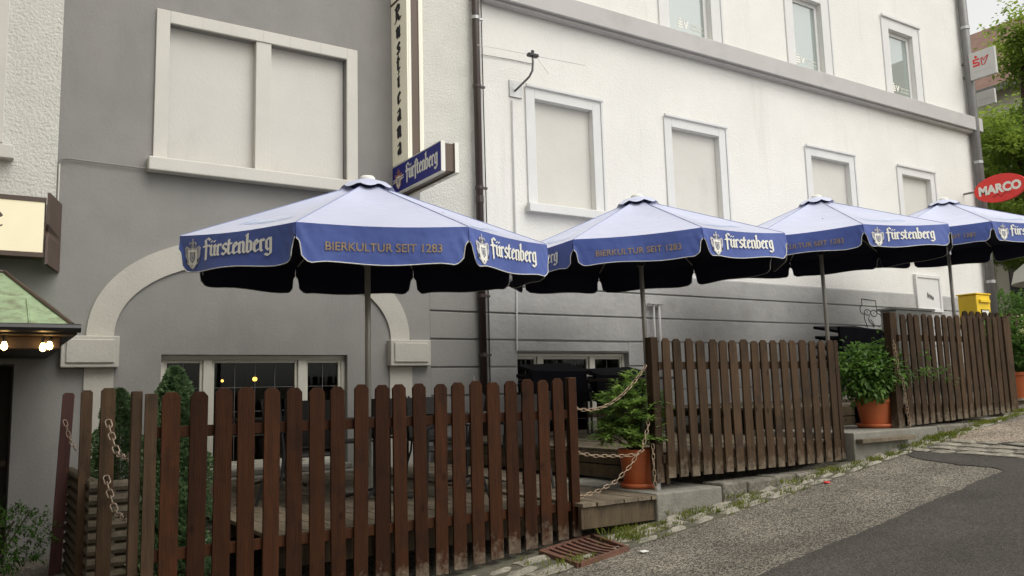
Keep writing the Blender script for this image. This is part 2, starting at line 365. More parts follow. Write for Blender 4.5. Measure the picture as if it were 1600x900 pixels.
# ------------------------------------------------------------------ ground
def gz(x): 
    if x < -20: return -1.632-2.2
    if x > 30: return -1.632+3.3
    return -1.632+.11*x
gx = [-400,-60,-20,-10,-5,0,2.5,5,7.5,10,15,20,25,30,60,400]
def sheet(name, pts_fn, dz, m, **k): pass
mb = MB(); gy = [-400,-60,-20,-6,0,3,6,9,10.35,14,30,80,400]
for x in gx:
    for y in gy: mb.v.append((x,y,gz(x)))
for i in range(len(gx)-1):
    for j in range(len(gy)-1):
        a = i*len(gy)+j; mb.f.append((a, a+len(gy), a+len(gy)+1, a+1))
tag(mb.build('ground', MT['gravel']), kind='structure')

def on_ground(px, py, dz=0):
    """ray through a photo pixel onto the sloping street"""
    r = Rv*((px-800)/FPX) - Uv*((py-450)/FPX) + Dv
    t = (-1.632+dz)/(r.z-.11*r.x); return (r.x*t, r.y*t, r.z*t)
patch = [(1040,1000),(1120,935),(1200,892),(1250,872),(1295,853),(1340,835),(1390,814),(1450,786),(1500,766),(1532,750),(1570,736),(1552,731),(1500,727),(1465,722),(1428,716),(1417,711),(1432,705),(1475,704),(1525,709),(1600,717),(1720,735),(1800,1000)]
def rough_line(pts, a, n):
    o = []
    for p,q in zip(pts, pts[1:]+pts[:1]):
        for k in range(n):
            t = k/n; o.append((p[0]+(q[0]-p[0])*t+random.uniform(-a,a), p[1]+(q[1]-p[1])*t+random.uniform(-a,a)*.6, 0))
    return o
gp = [on_ground(*p) for p in patch]
gp = [(x+random.uniform(-.008,.008), y+random.uniform(-.008,.008), gz(x)+.006) for x,y,_ in rough_line(gp, .013, 8)]
tag(MB().add(gp, [tuple(range(len(gp)))]).build('asphalt_patch', MT['asphalt']), kind='structure')
rp = [on_ground(*p) for p in [(1447,688),(1520,672),(1600,655),(1720,640),(1720,690),(1600,692),(1500,690)]]
rp = [(x,y,gz(x)+.005) for x,y,_ in rp]
tag(MB().add(rp, [tuple(range(len(rp)))]).build('reddish_road_surface', MT['redgravel']), kind='structure')
dp_ = [on_ground(*p) for p in [(1556,694),(1580,692),(1700,690),(1700,700),(1600,699)]]
tag(MB().add([(x,y,gz(x)+.011) for x,y,_ in dp_], [tuple(range(5))]).build('asphalt_strip', MT['asphalt']), kind='structure')

SL = math.atan(.11)
def stone_mesh(lx, ly, h, j=.01, m=None, dome=.012):
    mb = MB(); nx, ny = 4, 3; top = {}
    for i in range(nx):
        for k in range(ny):
            u, v = i/(nx-1)*2-1, k/(ny-1)*2-1
            edge = abs(u) > .99 or abs(v) > .99
            x = u*lx/2+random.uniform(-j,j); y = v*ly/2+random.uniform(-j,j)
            z = (-.012 if edge else dome)+random.uniform(-.003,.003)
            top[i,k] = len(mb.v); mb.v.append((x,y,z))
    for i in range(nx-1):
        for k in range(ny-1): mb.f.append((top[i,k], top[i+1,k], top[i+1,k+1], top[i,k+1]))
    ring = [top[i,0] for i in range(nx)]+[top[nx-1,k] for k in range(1,ny)]+[top[i,ny-1] for i in range(nx-2,-1,-1)]+[top[0,k] for k in range(ny-2,0,-1)]
    b = len(mb.v)
    for r in ring: x,y,z = mb.v[r]; mb.v.append((x*1.02,y*1.02,-h))
    for i in range(len(ring)):
        i2 = (i+1)%len(ring); mb.f.append((ring[i], b+i, b+i2, ring[i2]))
    return mb.mesh('cobblestone', m or MT['granite'])
# gutter of three rows of setts between the road edge and the terrace
gut = tag(empty('cobblestone_gutter', (0,5.1,gz(0))), kind='structure')
vars_ = [stone_mesh(random.uniform(.22,.34), .15, .06, .012) for _ in range(7)]
def edgeY(x): return 4.90+.0585*(x-3.5)*1.0 if x > 3.5 else 4.90
nst = 0
for row in range(3):
    x = 2.0+random.random()*.15
    while x < 13.5:
        me = random.choice(vars_); L = me.vertices[3*3].co.x*2 if False else .29
        y0 = edgeY(x); y1 = 5.40 if x < 8 else 5.46; wrow = (y1-y0)/3
        y = y0+wrow*(row+.5)
        if 3.62 < x < 4.36 and row > 0 and x < 4.3: x += .1; continue     # the drain sits here
        o = bpy.data.objects.new('cobblestone', me); COL.objects.link(o); o.parent = gut
        s = max(.35, wrow/.152)
        o.location = (x, y-5.1, gz(x)-gz(0)+.012+random.uniform(-.006,.008)); o.scale = (random.uniform(.9,1.1), s*random.uniform(.88,.98), 1)
        o.rotation_euler = (random.uniform(-.03,.03), -SL+random.uniform(-.02,.02), random.uniform(-.04,.04))
        x += random.uniform(.28,.34); nst += 1
# rows of setts crossing the street further up
cross = tag(empty('sett_band', (9,4,gz(9))), kind='structure')
A, B = Vector(on_ground(1405,704)), Vector(on_ground(1660,697)); A2, B2 = Vector(on_ground(1450,692)), Vector(on_ground(1680,682))
A, B = Vector(on_ground(1420,706)), Vector(on_ground(1660,722)); A2, B2 = Vector(on_ground(1455,690)), Vector(on_ground(1660,690))
du = (B-A); Lb = du.length; rz = math.atan2(du.y, du.x); wv = ((A2-A)+(B2-B))/2; perp = Vector((-math.sin(rz), math.cos(rz), 0)); wband = abs(wv.dot(perp))
nrow = max(3, int(wband/.17))
for r in range(nrow):
    t = random.random()*.2
    while t < Lb:
        p = A+du*(t/Lb)+perp*(wband*(r+.5)/nrow)*(1 if wv.dot(perp) > 0 else -1)
        o = bpy.data.objects.new('cobblestone', random.choice(vars_)); COL.objects.link(o); o.parent = cross
        o.location = (p.x-9, p.y-4, gz(p.x)-gz(9)+.014+random.uniform(-.004,.005)); o.rotation_euler = (0, -SL*math.cos(rz), rz); o.scale = (1, .95, 1)
        t += .31
# mossy joints below the setts
mj = MB(); xs = [1.5+i*.5 for i in range(26)]
for a,b in zip(xs, xs[1:]): mj.quad((a,edgeY(a)-.01,gz(a)+.003),(b,edgeY(b)-.01,gz(b)+.003),(b,5.6,gz(b)+.003),(a,5.6,gz(a)+.003))
tag(mj.build('gutter_bed', MT['bed']), kind='structure')

# concrete slab and kerb stones in front of the terraces
slab = tag(MB().box(4.88,5.66,5.36,6.9,-1.3,-.862).build('concrete_slab', MT['concrete'], bevel=.012), kind='structure')
slab2 = tag(MB().box(7.70,9.25,5.42,6.75,-.95,-.49).build('concrete_slab', MT['concrete'], bevel=.012), kind='structure')
kerb = tag(empty('kerb', (5.7,5.4,-1)), kind='structure')
x = 5.67
while x < 7.66:
    L = min(random.uniform(.3,.46), 7.69-x)
    if L < .1: break
    mb = MB(); mb.box(x+.006, x+L-.006, 5.36+random.uniform(0,.02), 5.62, gz(x)-.1, -.83+random.uniform(-.015,.01))
    mb.v = [(a+random.uniform(-.008,.008), b+random.uniform(-.01,.01), c+random.uniform(-.008,.008)) for a,b,c in mb.v]
    o = mb.build('kerb_stone', MT['kerb'], kerb, bevel=.02); o.location = (-5.7,-5.4,1); x += L
x = 9.28
while x < 13:
    L = random.uniform(.4,.6)
    mb = MB(); t = max(-.485, gz(x)+.05)
    mb.box(x+.006, x+L-.006, 5.44, 5.66, gz(x)-.2, t+random.uniform(-.01,.01))
    o = mb.build('kerb_stone', MT['kerb'], kerb, bevel=.02); o.location = (-5.7,-5.4,1); x += L
# loose stones by the wall under fence one
# weeds
mb = MB()
def tuft(mb, x, y, z, n, h, sp):
    for _ in range(n):
        a = random.uniform(0, 2*PI); bx, by = x+random.gauss(0,sp), y+random.gauss(0,sp*.5); hh = h*random.uniform(.4,1.2); l = hh*random.uniform(.2,.9)
        wd = .004; dx, dy = math.cos(a), math.sin(a)
        mb.add([(bx-dy*wd,by+dx*wd,z),(bx+dy*wd,by-dx*wd,z),(bx+dx*l*.5+dy*wd*.8,by+dy*l*.5-dx*wd*.8,z+hh*.7),(bx+dx*l,by+dy*l,z+hh)], [(0,1,2),(0,2,3)])
for i in range(1100):
    x = random.uniform(3.4, 12.8); y0 = edgeY(x); row = random.choice([1,2,3,2,1,0]) ; y = y0+(5.4-y0)*row/3+random.gauss(0,.02)
    if 3.6 < x < 4.35 and y > 5.0: continue
    dens = .5+.5*math.sin(x*2.3+row*1.7)+.3*math.sin(x*7.1+row)
    if random.random() > dens*.8: continue
    tuft(mb, x, y, gz(x)+.008, 8, .035, .04)
for cx_, cy_, n_ in [(5.25,5.33,60),(9.1,5.36,160),(9.35,5.34,120),(8.6,5.36,50),(5.9,5.33,60),(6.6,5.33,60),(7.2,5.33,40),(4.55,5.33,70),(10.2,5.38,120),(11.2,5.4,120),(3.75,4.98,60),(4.4,5.15,90)]:
    tuft(mb, cx_, cy_, gz(cx_)+.01, n_*2, .05, .13)
tag(mb.build('weeds', MT['grass']), kind='stuff', label='yellow green weeds and moss growing between the gutter setts', cat='weeds')

# ------------------------------------------------------------------ buildings
WY = 10.3
def facade(parent, name, m, x0, x1, z0, z1, holes, y=WY, depth=.12):
    """front sheet with real openings and their reveals"""
    xs = sorted(set([x0,x1]+[h[0] for h in holes]+[h[1] for h in holes])); zs = sorted(set([z0,z1]+[h[2] for h in holes]+[h[3] for h in holes]))
    mb = MB()
    for a,b in zip(xs, xs[1:]):
        for c,d in zip(zs, zs[1:]):
            if any(h[0]-1e-6 <= a and b <= h[1]+1e-6 and h[2]-1e-6 <= c and d <= h[3]+1e-6 for h in holes): continue
            mb.quad((a,y,c),(b,y,c),(b,y,d),(a,y,d))
    for h in holes:
        a,b,c,d = h[:4]; e = y+(h[4] if len(h) > 4 else depth)
        mb.quad((a,y,c),(a,y,d),(a,e,d),(a,e,c)); mb.quad((b,y,c),(b,e,c),(b,e,d),(b,y,d))
        mb.quad((a,y,d),(b,y,d),(b,e,d),(a,e,d)); mb.quad((a,y,c),(a,e,c),(b,e,c),(b,y,c))
    return mb.build(name, m, parent)
def ring(a, b, c, d, w_, y0, y1, bottom=True):
    """surround of width w_ outside the opening a..b, c..d"""
    mb = MB(); mb.box(a-w_, a, y0, y1, c-(w_ if bottom else 0), d+w_); mb.box(b, b+w_, y0, y1, c-(w_ if bottom else 0), d+w_)
    mb.box(a, b, y0, y1, d, d+w_)
    if bottom: mb.box(a, b, y0, y1, c-w_, c)
    return mb

# --- left house: rough white render above the inn's light box
h0 = empty('white_house', (-2,WY,gz(-2)), label='rough white rendered house at the left edge above the lit sign', cat='house')
h0l = (2, -WY, -gz(-2))
def put(o, parent_loc): o.location = (o.location.x-parent_loc[0], o.location.y-parent_loc[1], o.location.z-parent_loc[2]); return o
P0 = (-2,WY,gz(-2))
put(facade(h0, 'upper_wall', MT['oldwhite'], -9, .68, 2.22, 12, [(-1.2,-.02,2.86,5.6,.14)], y=WY-.012), P0)
wn = put(ring(-1.2,-.02,2.86,5.6,.17,WY-.05,WY-.013,False).build('window', MT['trim'], h0, bevel=.006), P0)
put(MB().box(-1.5,.26,WY-.14,WY-.013,2.67,2.82).build('sill', MT['trim'], h0, bevel=.01), P0)
put(MB().box(-1.19,-.03,WY+.10,WY+.12,2.86,5.6).build('blind_panel', MT['panel'], h0), P0)
put(MB().box(-9,-1.0,WY-.02,WY+.2,-4,2.20).build('lower_wall', MT['grey'], h0), P0)

# --- grey inn
PI_ = (3,WY,gz(3))
inn = empty('grey_inn', PI_, label='grey painted inn front with a blind double window above a wide arch', cat='building')
# cellar window openings
cw1 = (1.82,4.10,-.80,.575,.16); cw2 = (6.74,8.90,-.80,.62,.16)
put(facade(inn, 'wall', MT['grey'], -1.0, 5.19, -4, 12, [(1.82,4.09,2.89,4.61,.13), cw1, (-.95,.36,-3,.47,.5)]), PI_)
put(facade(inn, 'white_wall', MT['oldwhite'], 5.19, 6.24, 1.93, 12, []), PI_)
put(facade(inn, 'plinth_wall', MT['grey'], 5.19, 6.24, -2, 1.93, []), PI_)
# blind double window
bw = put(ring(1.82,4.09,2.89,4.61,.155,WY-.035,WY+.006,False).build('blind_window', MT['trim'], inn, bevel=.006), PI_)
o = MB().box(2.865,3.06,WY-.02,WY+.12,2.90,4.61).build('mullion', MT['trim'], bw, bevel=.006)
o = MB().box(1.83,2.865,WY+.10,WY+.125,2.89,4.61).build('panel', MT['panel'], bw); o = MB().box(3.06,4.08,WY+.10,WY+.125,2.89,4.61).build('panel', MT['panel'], bw)
o = MB().box(1.60,4.32,WY-.16,WY-.001,2.72,2.885).build('sill', MT['trim'], bw, bevel=.015)
for xx in (2.2,2.55,2.95,3.3,3.72):
    MB().box(xx,xx+.002,WY-.037,WY-.0345,4.615,4.76).build('joint', MT['archtrim'], bw)
# arch surround: outer edge from pedestals
def arch_pts(cx, cz, rx, rz, n=48):
    sg = lambda v: (1 if v >= 0 else -1)*abs(v)**(2/2.2)
    return [(cx+rx*sg(math.cos(t)), cz+rz*sg(math.sin(t))) for t in [PI*i/n for i in range(n+1)]]
ci = 3.0; zi = .78
outer = arch_pts(ci+.01, zi-.03, 1.98, 1.27); inner = arch_pts(ci+.01, zi-.03, 1.70, .965)
mb = MB(); n = len(outer)
for i in range(n-1):
    a,b,c,d = outer[i],outer[i+1],inner[i+1],inner[i]
    y0 = WY-.03
    mb.quad((a[0],y0,a[1]),(d[0],y0,d[1]),(c[0],y0,c[1]),(b[0],y0,b[1]))
    mb.quad((a[0],y0,a[1]),(b[0],y0,b[1]),(b[0],WY,b[1]),(a[0],WY,a[1])); mb.quad((d[0],y0,d[1]),(d[0],WY+.001,d[1]),(c[0],WY+.001,c[1]),(c[0],y0,c[1]))
put(mb.build('arch_surround', MT['archtrim'], inn), PI_)
for (a,b,l) in ((1.02,1.32,1),(4.69,5.02,0)):
    put(MB().box(a,b,WY-.03,WY+.0,-1.2,.45).build('pilaster', MT['archtrim'], inn, bevel=.005), PI_)
for (a,b) in ((.78,1.36),(4.66,5.26)):
    p = put(MB().box(a,b,WY-.13,WY-.001,.425,.775).build('impost_block', MT['archtrim'], inn, bevel=.012), PI_)
    MB().box(a+.05,b-.05,WY-.15,WY-.131,.475,.735).build('block_face', MT['archtrim'], p, bevel=.01)
# cellar window
def cellar(parent, P, h, posts, label=None):
    a,b,c,d,e = h; y = WY+e
    fr = MB(); fr.box(a,b,y-.07,y,d-.06,d-.002); fr.box(a,a+.05,y-.07,y,c,d-.06); fr.box(b-.05,b,y-.07,y,c,d-.06); fr.box(a+.05,b-.05,y-.07,y,c,c+.06)
    wn = put(fr.build('window', MT['frame'], parent, bevel=.006), P)
    edges = [a+.05]+[q for pp in posts for q in (pp-.05,pp+.05)]+[b-.05]
    for pp in posts: MB().box(pp-.05,pp+.05,y-.08,y+.002,c+.06,d-.06).build('mullion', MT['frame'], wn, bevel=.006)
    for i in range(0,len(edges),2):
        l,r = edges[i], edges[i+1]
        s = ring(l+.035,r-.035,c+.095,d-.095,.034,y-.05,y+.01); s.build('sash', MT['frame'], wn, bevel=.004)
        MB().box(l+.035,r-.035,y-.02,y-.012,c+.095,d-.095).build('pane', MT['glassdark'], wn)
        g = MB(); k = 2 if r-l < .8 else 4
        for q in range(1,k): xx = l+.035+(r-l-.07)*q/k; g.box(xx-.0028,xx+.0028,y-.03,y-.022,c+.1,d-.1)
        for q in range(1,4): zz = c+.1+(d-c-.2)*q/4; g.box(l+.04,r-.04,y-.031,y-.023,zz-.0028,zz+.0028)
        g.build('leading', MT['pipegrey'], wn)
    MB().box(a-.02,b+.02,WY-.12,WY+.1,c-.07,c-.002).build('sill', MT['concrete'], wn, bevel=.01)
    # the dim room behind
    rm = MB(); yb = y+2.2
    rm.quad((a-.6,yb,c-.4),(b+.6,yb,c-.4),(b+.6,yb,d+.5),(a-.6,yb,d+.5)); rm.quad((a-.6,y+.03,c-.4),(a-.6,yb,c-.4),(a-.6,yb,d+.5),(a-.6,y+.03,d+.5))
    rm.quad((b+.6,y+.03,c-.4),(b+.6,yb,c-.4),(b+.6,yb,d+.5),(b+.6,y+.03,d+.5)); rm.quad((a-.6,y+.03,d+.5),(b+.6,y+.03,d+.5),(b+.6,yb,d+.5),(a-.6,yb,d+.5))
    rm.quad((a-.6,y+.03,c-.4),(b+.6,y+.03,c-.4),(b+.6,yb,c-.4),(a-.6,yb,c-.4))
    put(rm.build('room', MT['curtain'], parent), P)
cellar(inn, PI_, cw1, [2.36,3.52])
# the open slit next to the mullion of the first window
# door recess, threshold and railing bar
put(MB().box(-1.1,.5,WY+.501,WY+.56,-3.2,.6).build('door', MT['darkbeam'], inn), PI_)
put(MB().box(-.93,.34,WY+.44,WY+.50,-.62,-.56).build('door_rail', MT['brown'], inn), PI_)

# --- long white building
PW = (12,WY,gz(12))
wh = empty('white_building', PW, label='long white rendered building with a grey plinth, grey cornice and blind windows', cat='building')
blind = [(7.20,8.35),(10.12,11.30),(13.93,15.16),(17.05,18.15)]
upw = [(6.20,7.62),(10.05,11.28),(13.83,14.75),(17.05,17.98)]
upw = [(6.62,7.72),(10.22,11.30),(13.70,14.62),(17.02,17.95)]
holes = [(a,b,2.90,4.60,.11) for a,b in blind]+[(a,b,6.36,7.98,.17) for a,b in upw]
put(facade(wh, 'wall', MT['white'], 6.24, 20.30, 1.93, 13.5, holes), PW)
put(facade(wh, 'plinth_wall', MT['plinth'], 6.24, 20.30, -2.2, 1.93, [cw2]), PW)
put(MB().quad((20.30,WY,-2),(20.30,24,-2),(20.30,24,13.5),(20.30,WY,13.5)).build('side_wall', MT['white'], wh), PW)
put(MB().quad((-9,WY-.013,12),(20.3,WY,12),(20.3,24,12),(-9,24,12)).build('roof', MT['roof'], wh), PW)
# plinth courses, 25 mm proud, grooves between
fl_ = [(5.30,-.38),(5.30,1.913)]+[(x_,z_) for x_,z_ in reversed([q for q in outer if q[0] > 4.6 and q[1] < 1.913 and q[1] > .77])][::1]+[(5.0,.78),(5.03,-.38)]
put(MB().prism(fl_, XYZ, WY-.0285, WY-.001).build('smooth_plinth', MT['grey'], inn), PI_)
for (p, P, x0, x1) in ((inn, PI_, 5.301, 6.24), (wh, PW, 6.243, 20.30)):
    zs = [-.38,.01,.405,.80,1.195,1.60,1.925]
    for zi_, (c,d) in enumerate(zip(zs, zs[1:])):
        segs = [(x0,x1)]
        if x0 > 6 and c < .62: 
            segs = [(6.243,6.74),(8.90,20.30)]
            if d > .62:
                put(MB().box(6.741,8.899,WY-.028,WY-.001,.64,d-.02).build('plinth_course', MT['plinth'], p, bevel=.008), P)
        off = 0; pm_ = MT['grey'] if x0 < 6 else MT['plinth']
        for s0,s1 in segs:
            put(MB().box(s0,s1,WY-.028,WY-.001,c+.012,d-.012).build('plinth_course', pm_, p, bevel=.008), P)
# cornice
put(MB().box(6.27,20.38,WY-.20,WY-.001,6.02,6.35).build('cornice', MT['cornice'], wh, bevel=.01), PW)
put(MB().box(6.27,20.36,WY-.13,WY-.001,5.97,6.018).build('cornice_moulding', MT['cornice'], wh, bevel=.008), PW)
put(MB().box(20.304,20.5,WY+.0,WY+3,6.02,6.35).build('cornice', MT['cornice'], wh, bevel=.01), PW)
for i,(a,b) in enumerate(blind):
    s = put(ring(a,b,2.90,4.60,.17,WY-.03,WY+.004,False).build('blind_window', MT['trim2'], wh, bevel=.006), PW)
    MB().box(a-.172,b+.22,WY-.065,WY-.031,4.765,4.82).build('cap_moulding', MT['trim2'], s, bevel=.01)
    MB().box(b+.17,b+.215,WY-.05,WY-.001,2.9,4.76).build('edge_moulding', MT['trim2'], s, bevel=.008)
    MB().box(a+.002,b-.002,WY+.085,WY+.11,2.9,4.6).build('panel', MT['panel'], s)
    MB().box(a-.22,b+.23,WY-.13,WY-.032,2.76,2.898).build('sill', MT['trim2'], s, bevel=.01)
for i,(a,b) in enumerate(upw):
    s = put(ring(a,b,6.36,7.98,.25,WY-.03,WY+.004,False).build('window', MT['trim2'], wh, bevel=.006), PW)
    MB().box(a-.26,b+.32,WY-.07,WY-.031,8.22,8.29).build('cap_moulding', MT['trim2'], s, bevel=.01)
    MB().box(b+.25,b+.30,WY-.05,WY-.001,6.36,8.22).build('edge_moulding', MT['trim2'], s, bevel=.008)
    ring(a+.09,b-.09,6.45,7.89,.088,WY+.08,WY+.15).build('frame', MT['trim2'], s, bevel=.006)
    MB().box(a+.09,b-.09,WY+.11,WY+.12,6.45,7.89).build('pane', MT['glassup'], s)
    # white lettering and logo on the glass: small S, slanted V and two short lines
    wl = MB(); yy = WY+.107; xw = b-.74; zz = 6.60
    def T(u,v,d): return (xw+u, yy-d, zz+v)
    pl = [[(0,0),(.11,0),(.11,.035),(0,.035)],[(.0,.05),(.11,.05),(.11,.085),(0,.085)],[(0,.10),(.11,.10),(.11,.135),(0,.135)],[(.035,.155),(.075,.155),(.075,.19),(.035,.19)],
          [(.17,.03),(.20,0),(.27,.15),(.23,.15)],[(.14,.15),(.17,.15),(.205,.02),(.175,.02)]]
    wl = flat(pl, T, 0, .0001)
    p1,_ = sans('Sparkassen', .075); p2,_ = sans('Versicherung', .075)
    wl2 = sansflat([[(u+.31,v+.085) for u,v in p] for p in p1]+[[(u+.31,v+.005) for u,v in p] for p in p2], T, .001)
    wl.add(wl2.v, wl2.f); wl.build('glass_lettering', MT['whitepr'], s)
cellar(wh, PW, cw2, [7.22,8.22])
# framed white panel low on the wall
pn = put(ring(17.22,18.05,1.62,2.30,.07,WY-.07,WY-.001).build('wall_panel', MT['trim2'], wh, bevel=.006), PW)
MB().box(17.22,18.05,WY-.045,WY-.02,1.62,2.30).build('panel_face', MT['trim2'], pn)
sq = MB(); 
for k in range(5):
    x_ = 17.55+.05*k; sq.tube([(x_,WY-.05,1.86-.01*k),(x_+.03,WY-.05,1.98-.02*k),(x_+.05,WY-.05,1.88-.015*k)], .006, 4)
sq.build('scribble', MT['blackpr'], pn)
# marker doodle of a face on the plinth
def arcp(cx, cz, rx, rz, a0, a1, n=14): return [(cx+rx*math.cos(a0+(a1-a0)*i/n), cz+rz*math.sin(a0+(a1-a0)*i/n)) for i in range(n+1)]
dd = MB(); X0, Z0 = 15.22, 1.12
for ln in ([(-.02,.62),(-.03,.83),(.45,.80),(.47,.38)], arcp(.0,.50,.1,.14,PI*.6,PI*1.45), arcp(.14,.42,.11,.085,0,2*PI,18), arcp(.36,.40,.105,.10,0,2*PI,18),
           [(.02,.40),(.03,.2),(.10,-.05)], [(.2,.32),(.16,.2),(.2,.12),(.3,.03),(.32,-.05)], [(.23,.2),(.3,.1),(.36,0)], arcp(.5,.2,.12,.2,PI*.5,-PI*.6,12), [(.12,.44),(.15,.42)], [(.34,.40),(.36,.41)]):
    dd.tube([(X0+u, WY-.031, Z0+.08+v*.66) for u,v in ln], .0085, 4)
put(dd.build('marker_doodle', MT['blackpr'], wh), PW)

# unseen house across the street, set near and tall to shade the door corner
for i,(a,b,h) in enumerate(((-14,-.4,8.5),)):
    ob = empty('unseen_shade_house', (a,-4,gz(a)), label='unseen plain house across the street, set close to shade the inn door', cat='house')
    m_ = MB().box(a,b,-12,-4,-4,h).build('wall', MT['opp'], ob); put(m_, (a,-4,gz(a)))
    r_ = MB().prism([(-4+.4,h),(-8,h+2.6),(-12.4,h)], lambda u,v,d: (d,u,v), a-.2, b+.2).build('roof', MT['roof'], ob); put(r_, (a,-4,gz(a)))
    x_ = a+1.2
    while x_ < b-1.6:
        for zz in (.2,3.1):
            q = MB().box(x_,x_+1.1,-4.0,-3.96,zz,zz+1.5).build('window', MT['glassup'], ob); put(q, (a,-4,gz(a)))
        x_ += 2.4
# unseen wing added left of the door to block light from the corner
nw = MB().box(-5.5,-.80,3.2,10.25,-4,9.5).build('wall', MT['opp']); nb = empty('unseen_shade_wing', (-3,8,gz(-3)), label='unseen wing added left of the dark doorway to block light', cat='house'); nw.parent = nb; put(nw, (-3,8,gz(-3)))

# ------------------------------------------------------------------ pipes, cables, antenna
t = empty('downpipe', (6.10,10.2,-1), label='dark brown downpipe running down between the inn and the white building', cat='downpipe')
put(MB().tube([(6.11,10.2,12),(6.11,10.2,-1)], .055, 14).build('pipe', MT['pipebrown'], t, smooth=True), (6.10,10.2,-1))
for z in (5.62,4.55,1.4,.55,3.0): 
    b_ = MB(); b_.tube([(6.11,10.2,z),(6.11,10.2,z+.05)], .064, 14); b_.box(6.16,6.24,10.18,10.22,z+.01,z+.04); put(b_.build('bracket', MT['steel'] if z > 5 else MT['pipebrown'], t), (6.10,10.2,-1))
put(MB().tube([(6.11,10.2,2.8),(6.11,10.2,2.9)], .062, 14).build('socket', MT['pipebrown'], t), (6.10,10.2,-1))
tag(MB().tube([(6.25,10.26,12),(6.25,10.26,5),(6.26,10.26,2),(6.25,10.26,-.4)], .008, 6).build('cable', MT['black']), 'thin black cable clipped beside the brown downpipe', 'cable')
t = empty('downpipe', (20.1,10.15,0), label='grey downpipe at the far corner of the white building, beside the hanging signs', cat='downpipe')
put(MB().tube([(20.12,10.17,13),(20.12,10.17,0)], .10, 14).build('pipe', MT['pipegrey'], t, smooth=True), (20.1,10.15,0))
for z in (8.6,2.3,5.2): put(MB().tube([(20.12,10.17,z),(20.12,10.17,z+.07)], .112, 14).build('bracket', MT['steel'], t), (20.1,10.15,0))
tag(MB().tube([(6.78,10.27,4.5),(6.77,10.27,2),(6.72,10.25,.64)], .014, 8).build('cable_conduit', MT['trim2']), 'slim white conduit dropping from the antenna bracket down the white wall', 'conduit')
tag(MB().tube([(6.26,10.28,5.13),(6.8,10.285,5.16),(7.2,10.285,5.17)], .006, 5).build('cable', MT['pipegrey']), 'short thin horizontal cable on the white wall left of the antenna', 'cable')
tag(MB().tube([(.70,10.28,2.22),(.70,10.275,2.70)], .009, 8).build('cable', MT['trim']), 'thin pale cable climbing from the lit sign along the edge of the grey wall', 'cable')
tag(MB().tube([(.70,10.275,2.701),(.72,10.27,2.755),(.78,10.27,2.77),(1.1,10.27,2.762),(1.59,10.27,2.755)], .009, 8).build('cable', MT['grey']), 'grey painted cable running across the wall to the sill of the double window', 'cable')
t = empty('vent_pipes', (9.45,10.2,-.5), label='pair of slim grey vent pipes with a flat cap rising behind the second fence', cat='pipe')
for x_, z1 in ((9.42,1.42),(9.54,1.42)): put(MB().tube([(x_,10.2,-.5),(x_,10.2,z1)], .016 if x_ < 9.5 else .022, 10).build('pipe', MT['cornice'], t, smooth=True), (9.45,10.2,-.5))
put(MB().box(9.32,9.66,10.17,10.25,1.42,1.435).build('cap', MT['cornice'], t), (9.45,10.2,-.5))

an = empty('antenna', (6.85,10.25,4.7), label='small dipole aerial on a bent grey arm and wall plate above the first blind window', cat='antenna')
A0 = (6.85,10.25,4.7)
put(MB().box(6.74,6.97,10.275,10.30,4.56,4.83).build('wall_plate', MT['steel'], an, bevel=.004), A0)
put(MB().tube([(6.84,10.28,4.66),(6.88,10.1,4.74),(6.91,9.98,4.80),(6.93,9.92,4.88),(6.93,9.9,5.0),(6.93,9.9,5.10)], .017, 8).build('arm', MT['pipegrey'], an, smooth=True), A0)
put(MB().box(6.84,7.02,9.86,9.94,5.09,5.14).build('head', MT['black'], an, bevel=.01), A0)
put(MB().tube([(6.93,9.9,5.16),(6.93,9.9,5.19)], .025, 8).build('knob', MT['black'], an), A0)
for sgn in (-1,1): put(MB().tube([(6.93+.06*sgn,9.9,5.115),(6.93+.99*sgn,9.9-.02,5.105+.04*sgn)], .004, 5).build('rod', MT['steel'], an), A0)
put(MB().tube([(6.99,9.88,5.10),(7.13,9.78,4.82)], .005, 5).build('rod', MT['steel'], an), A0)

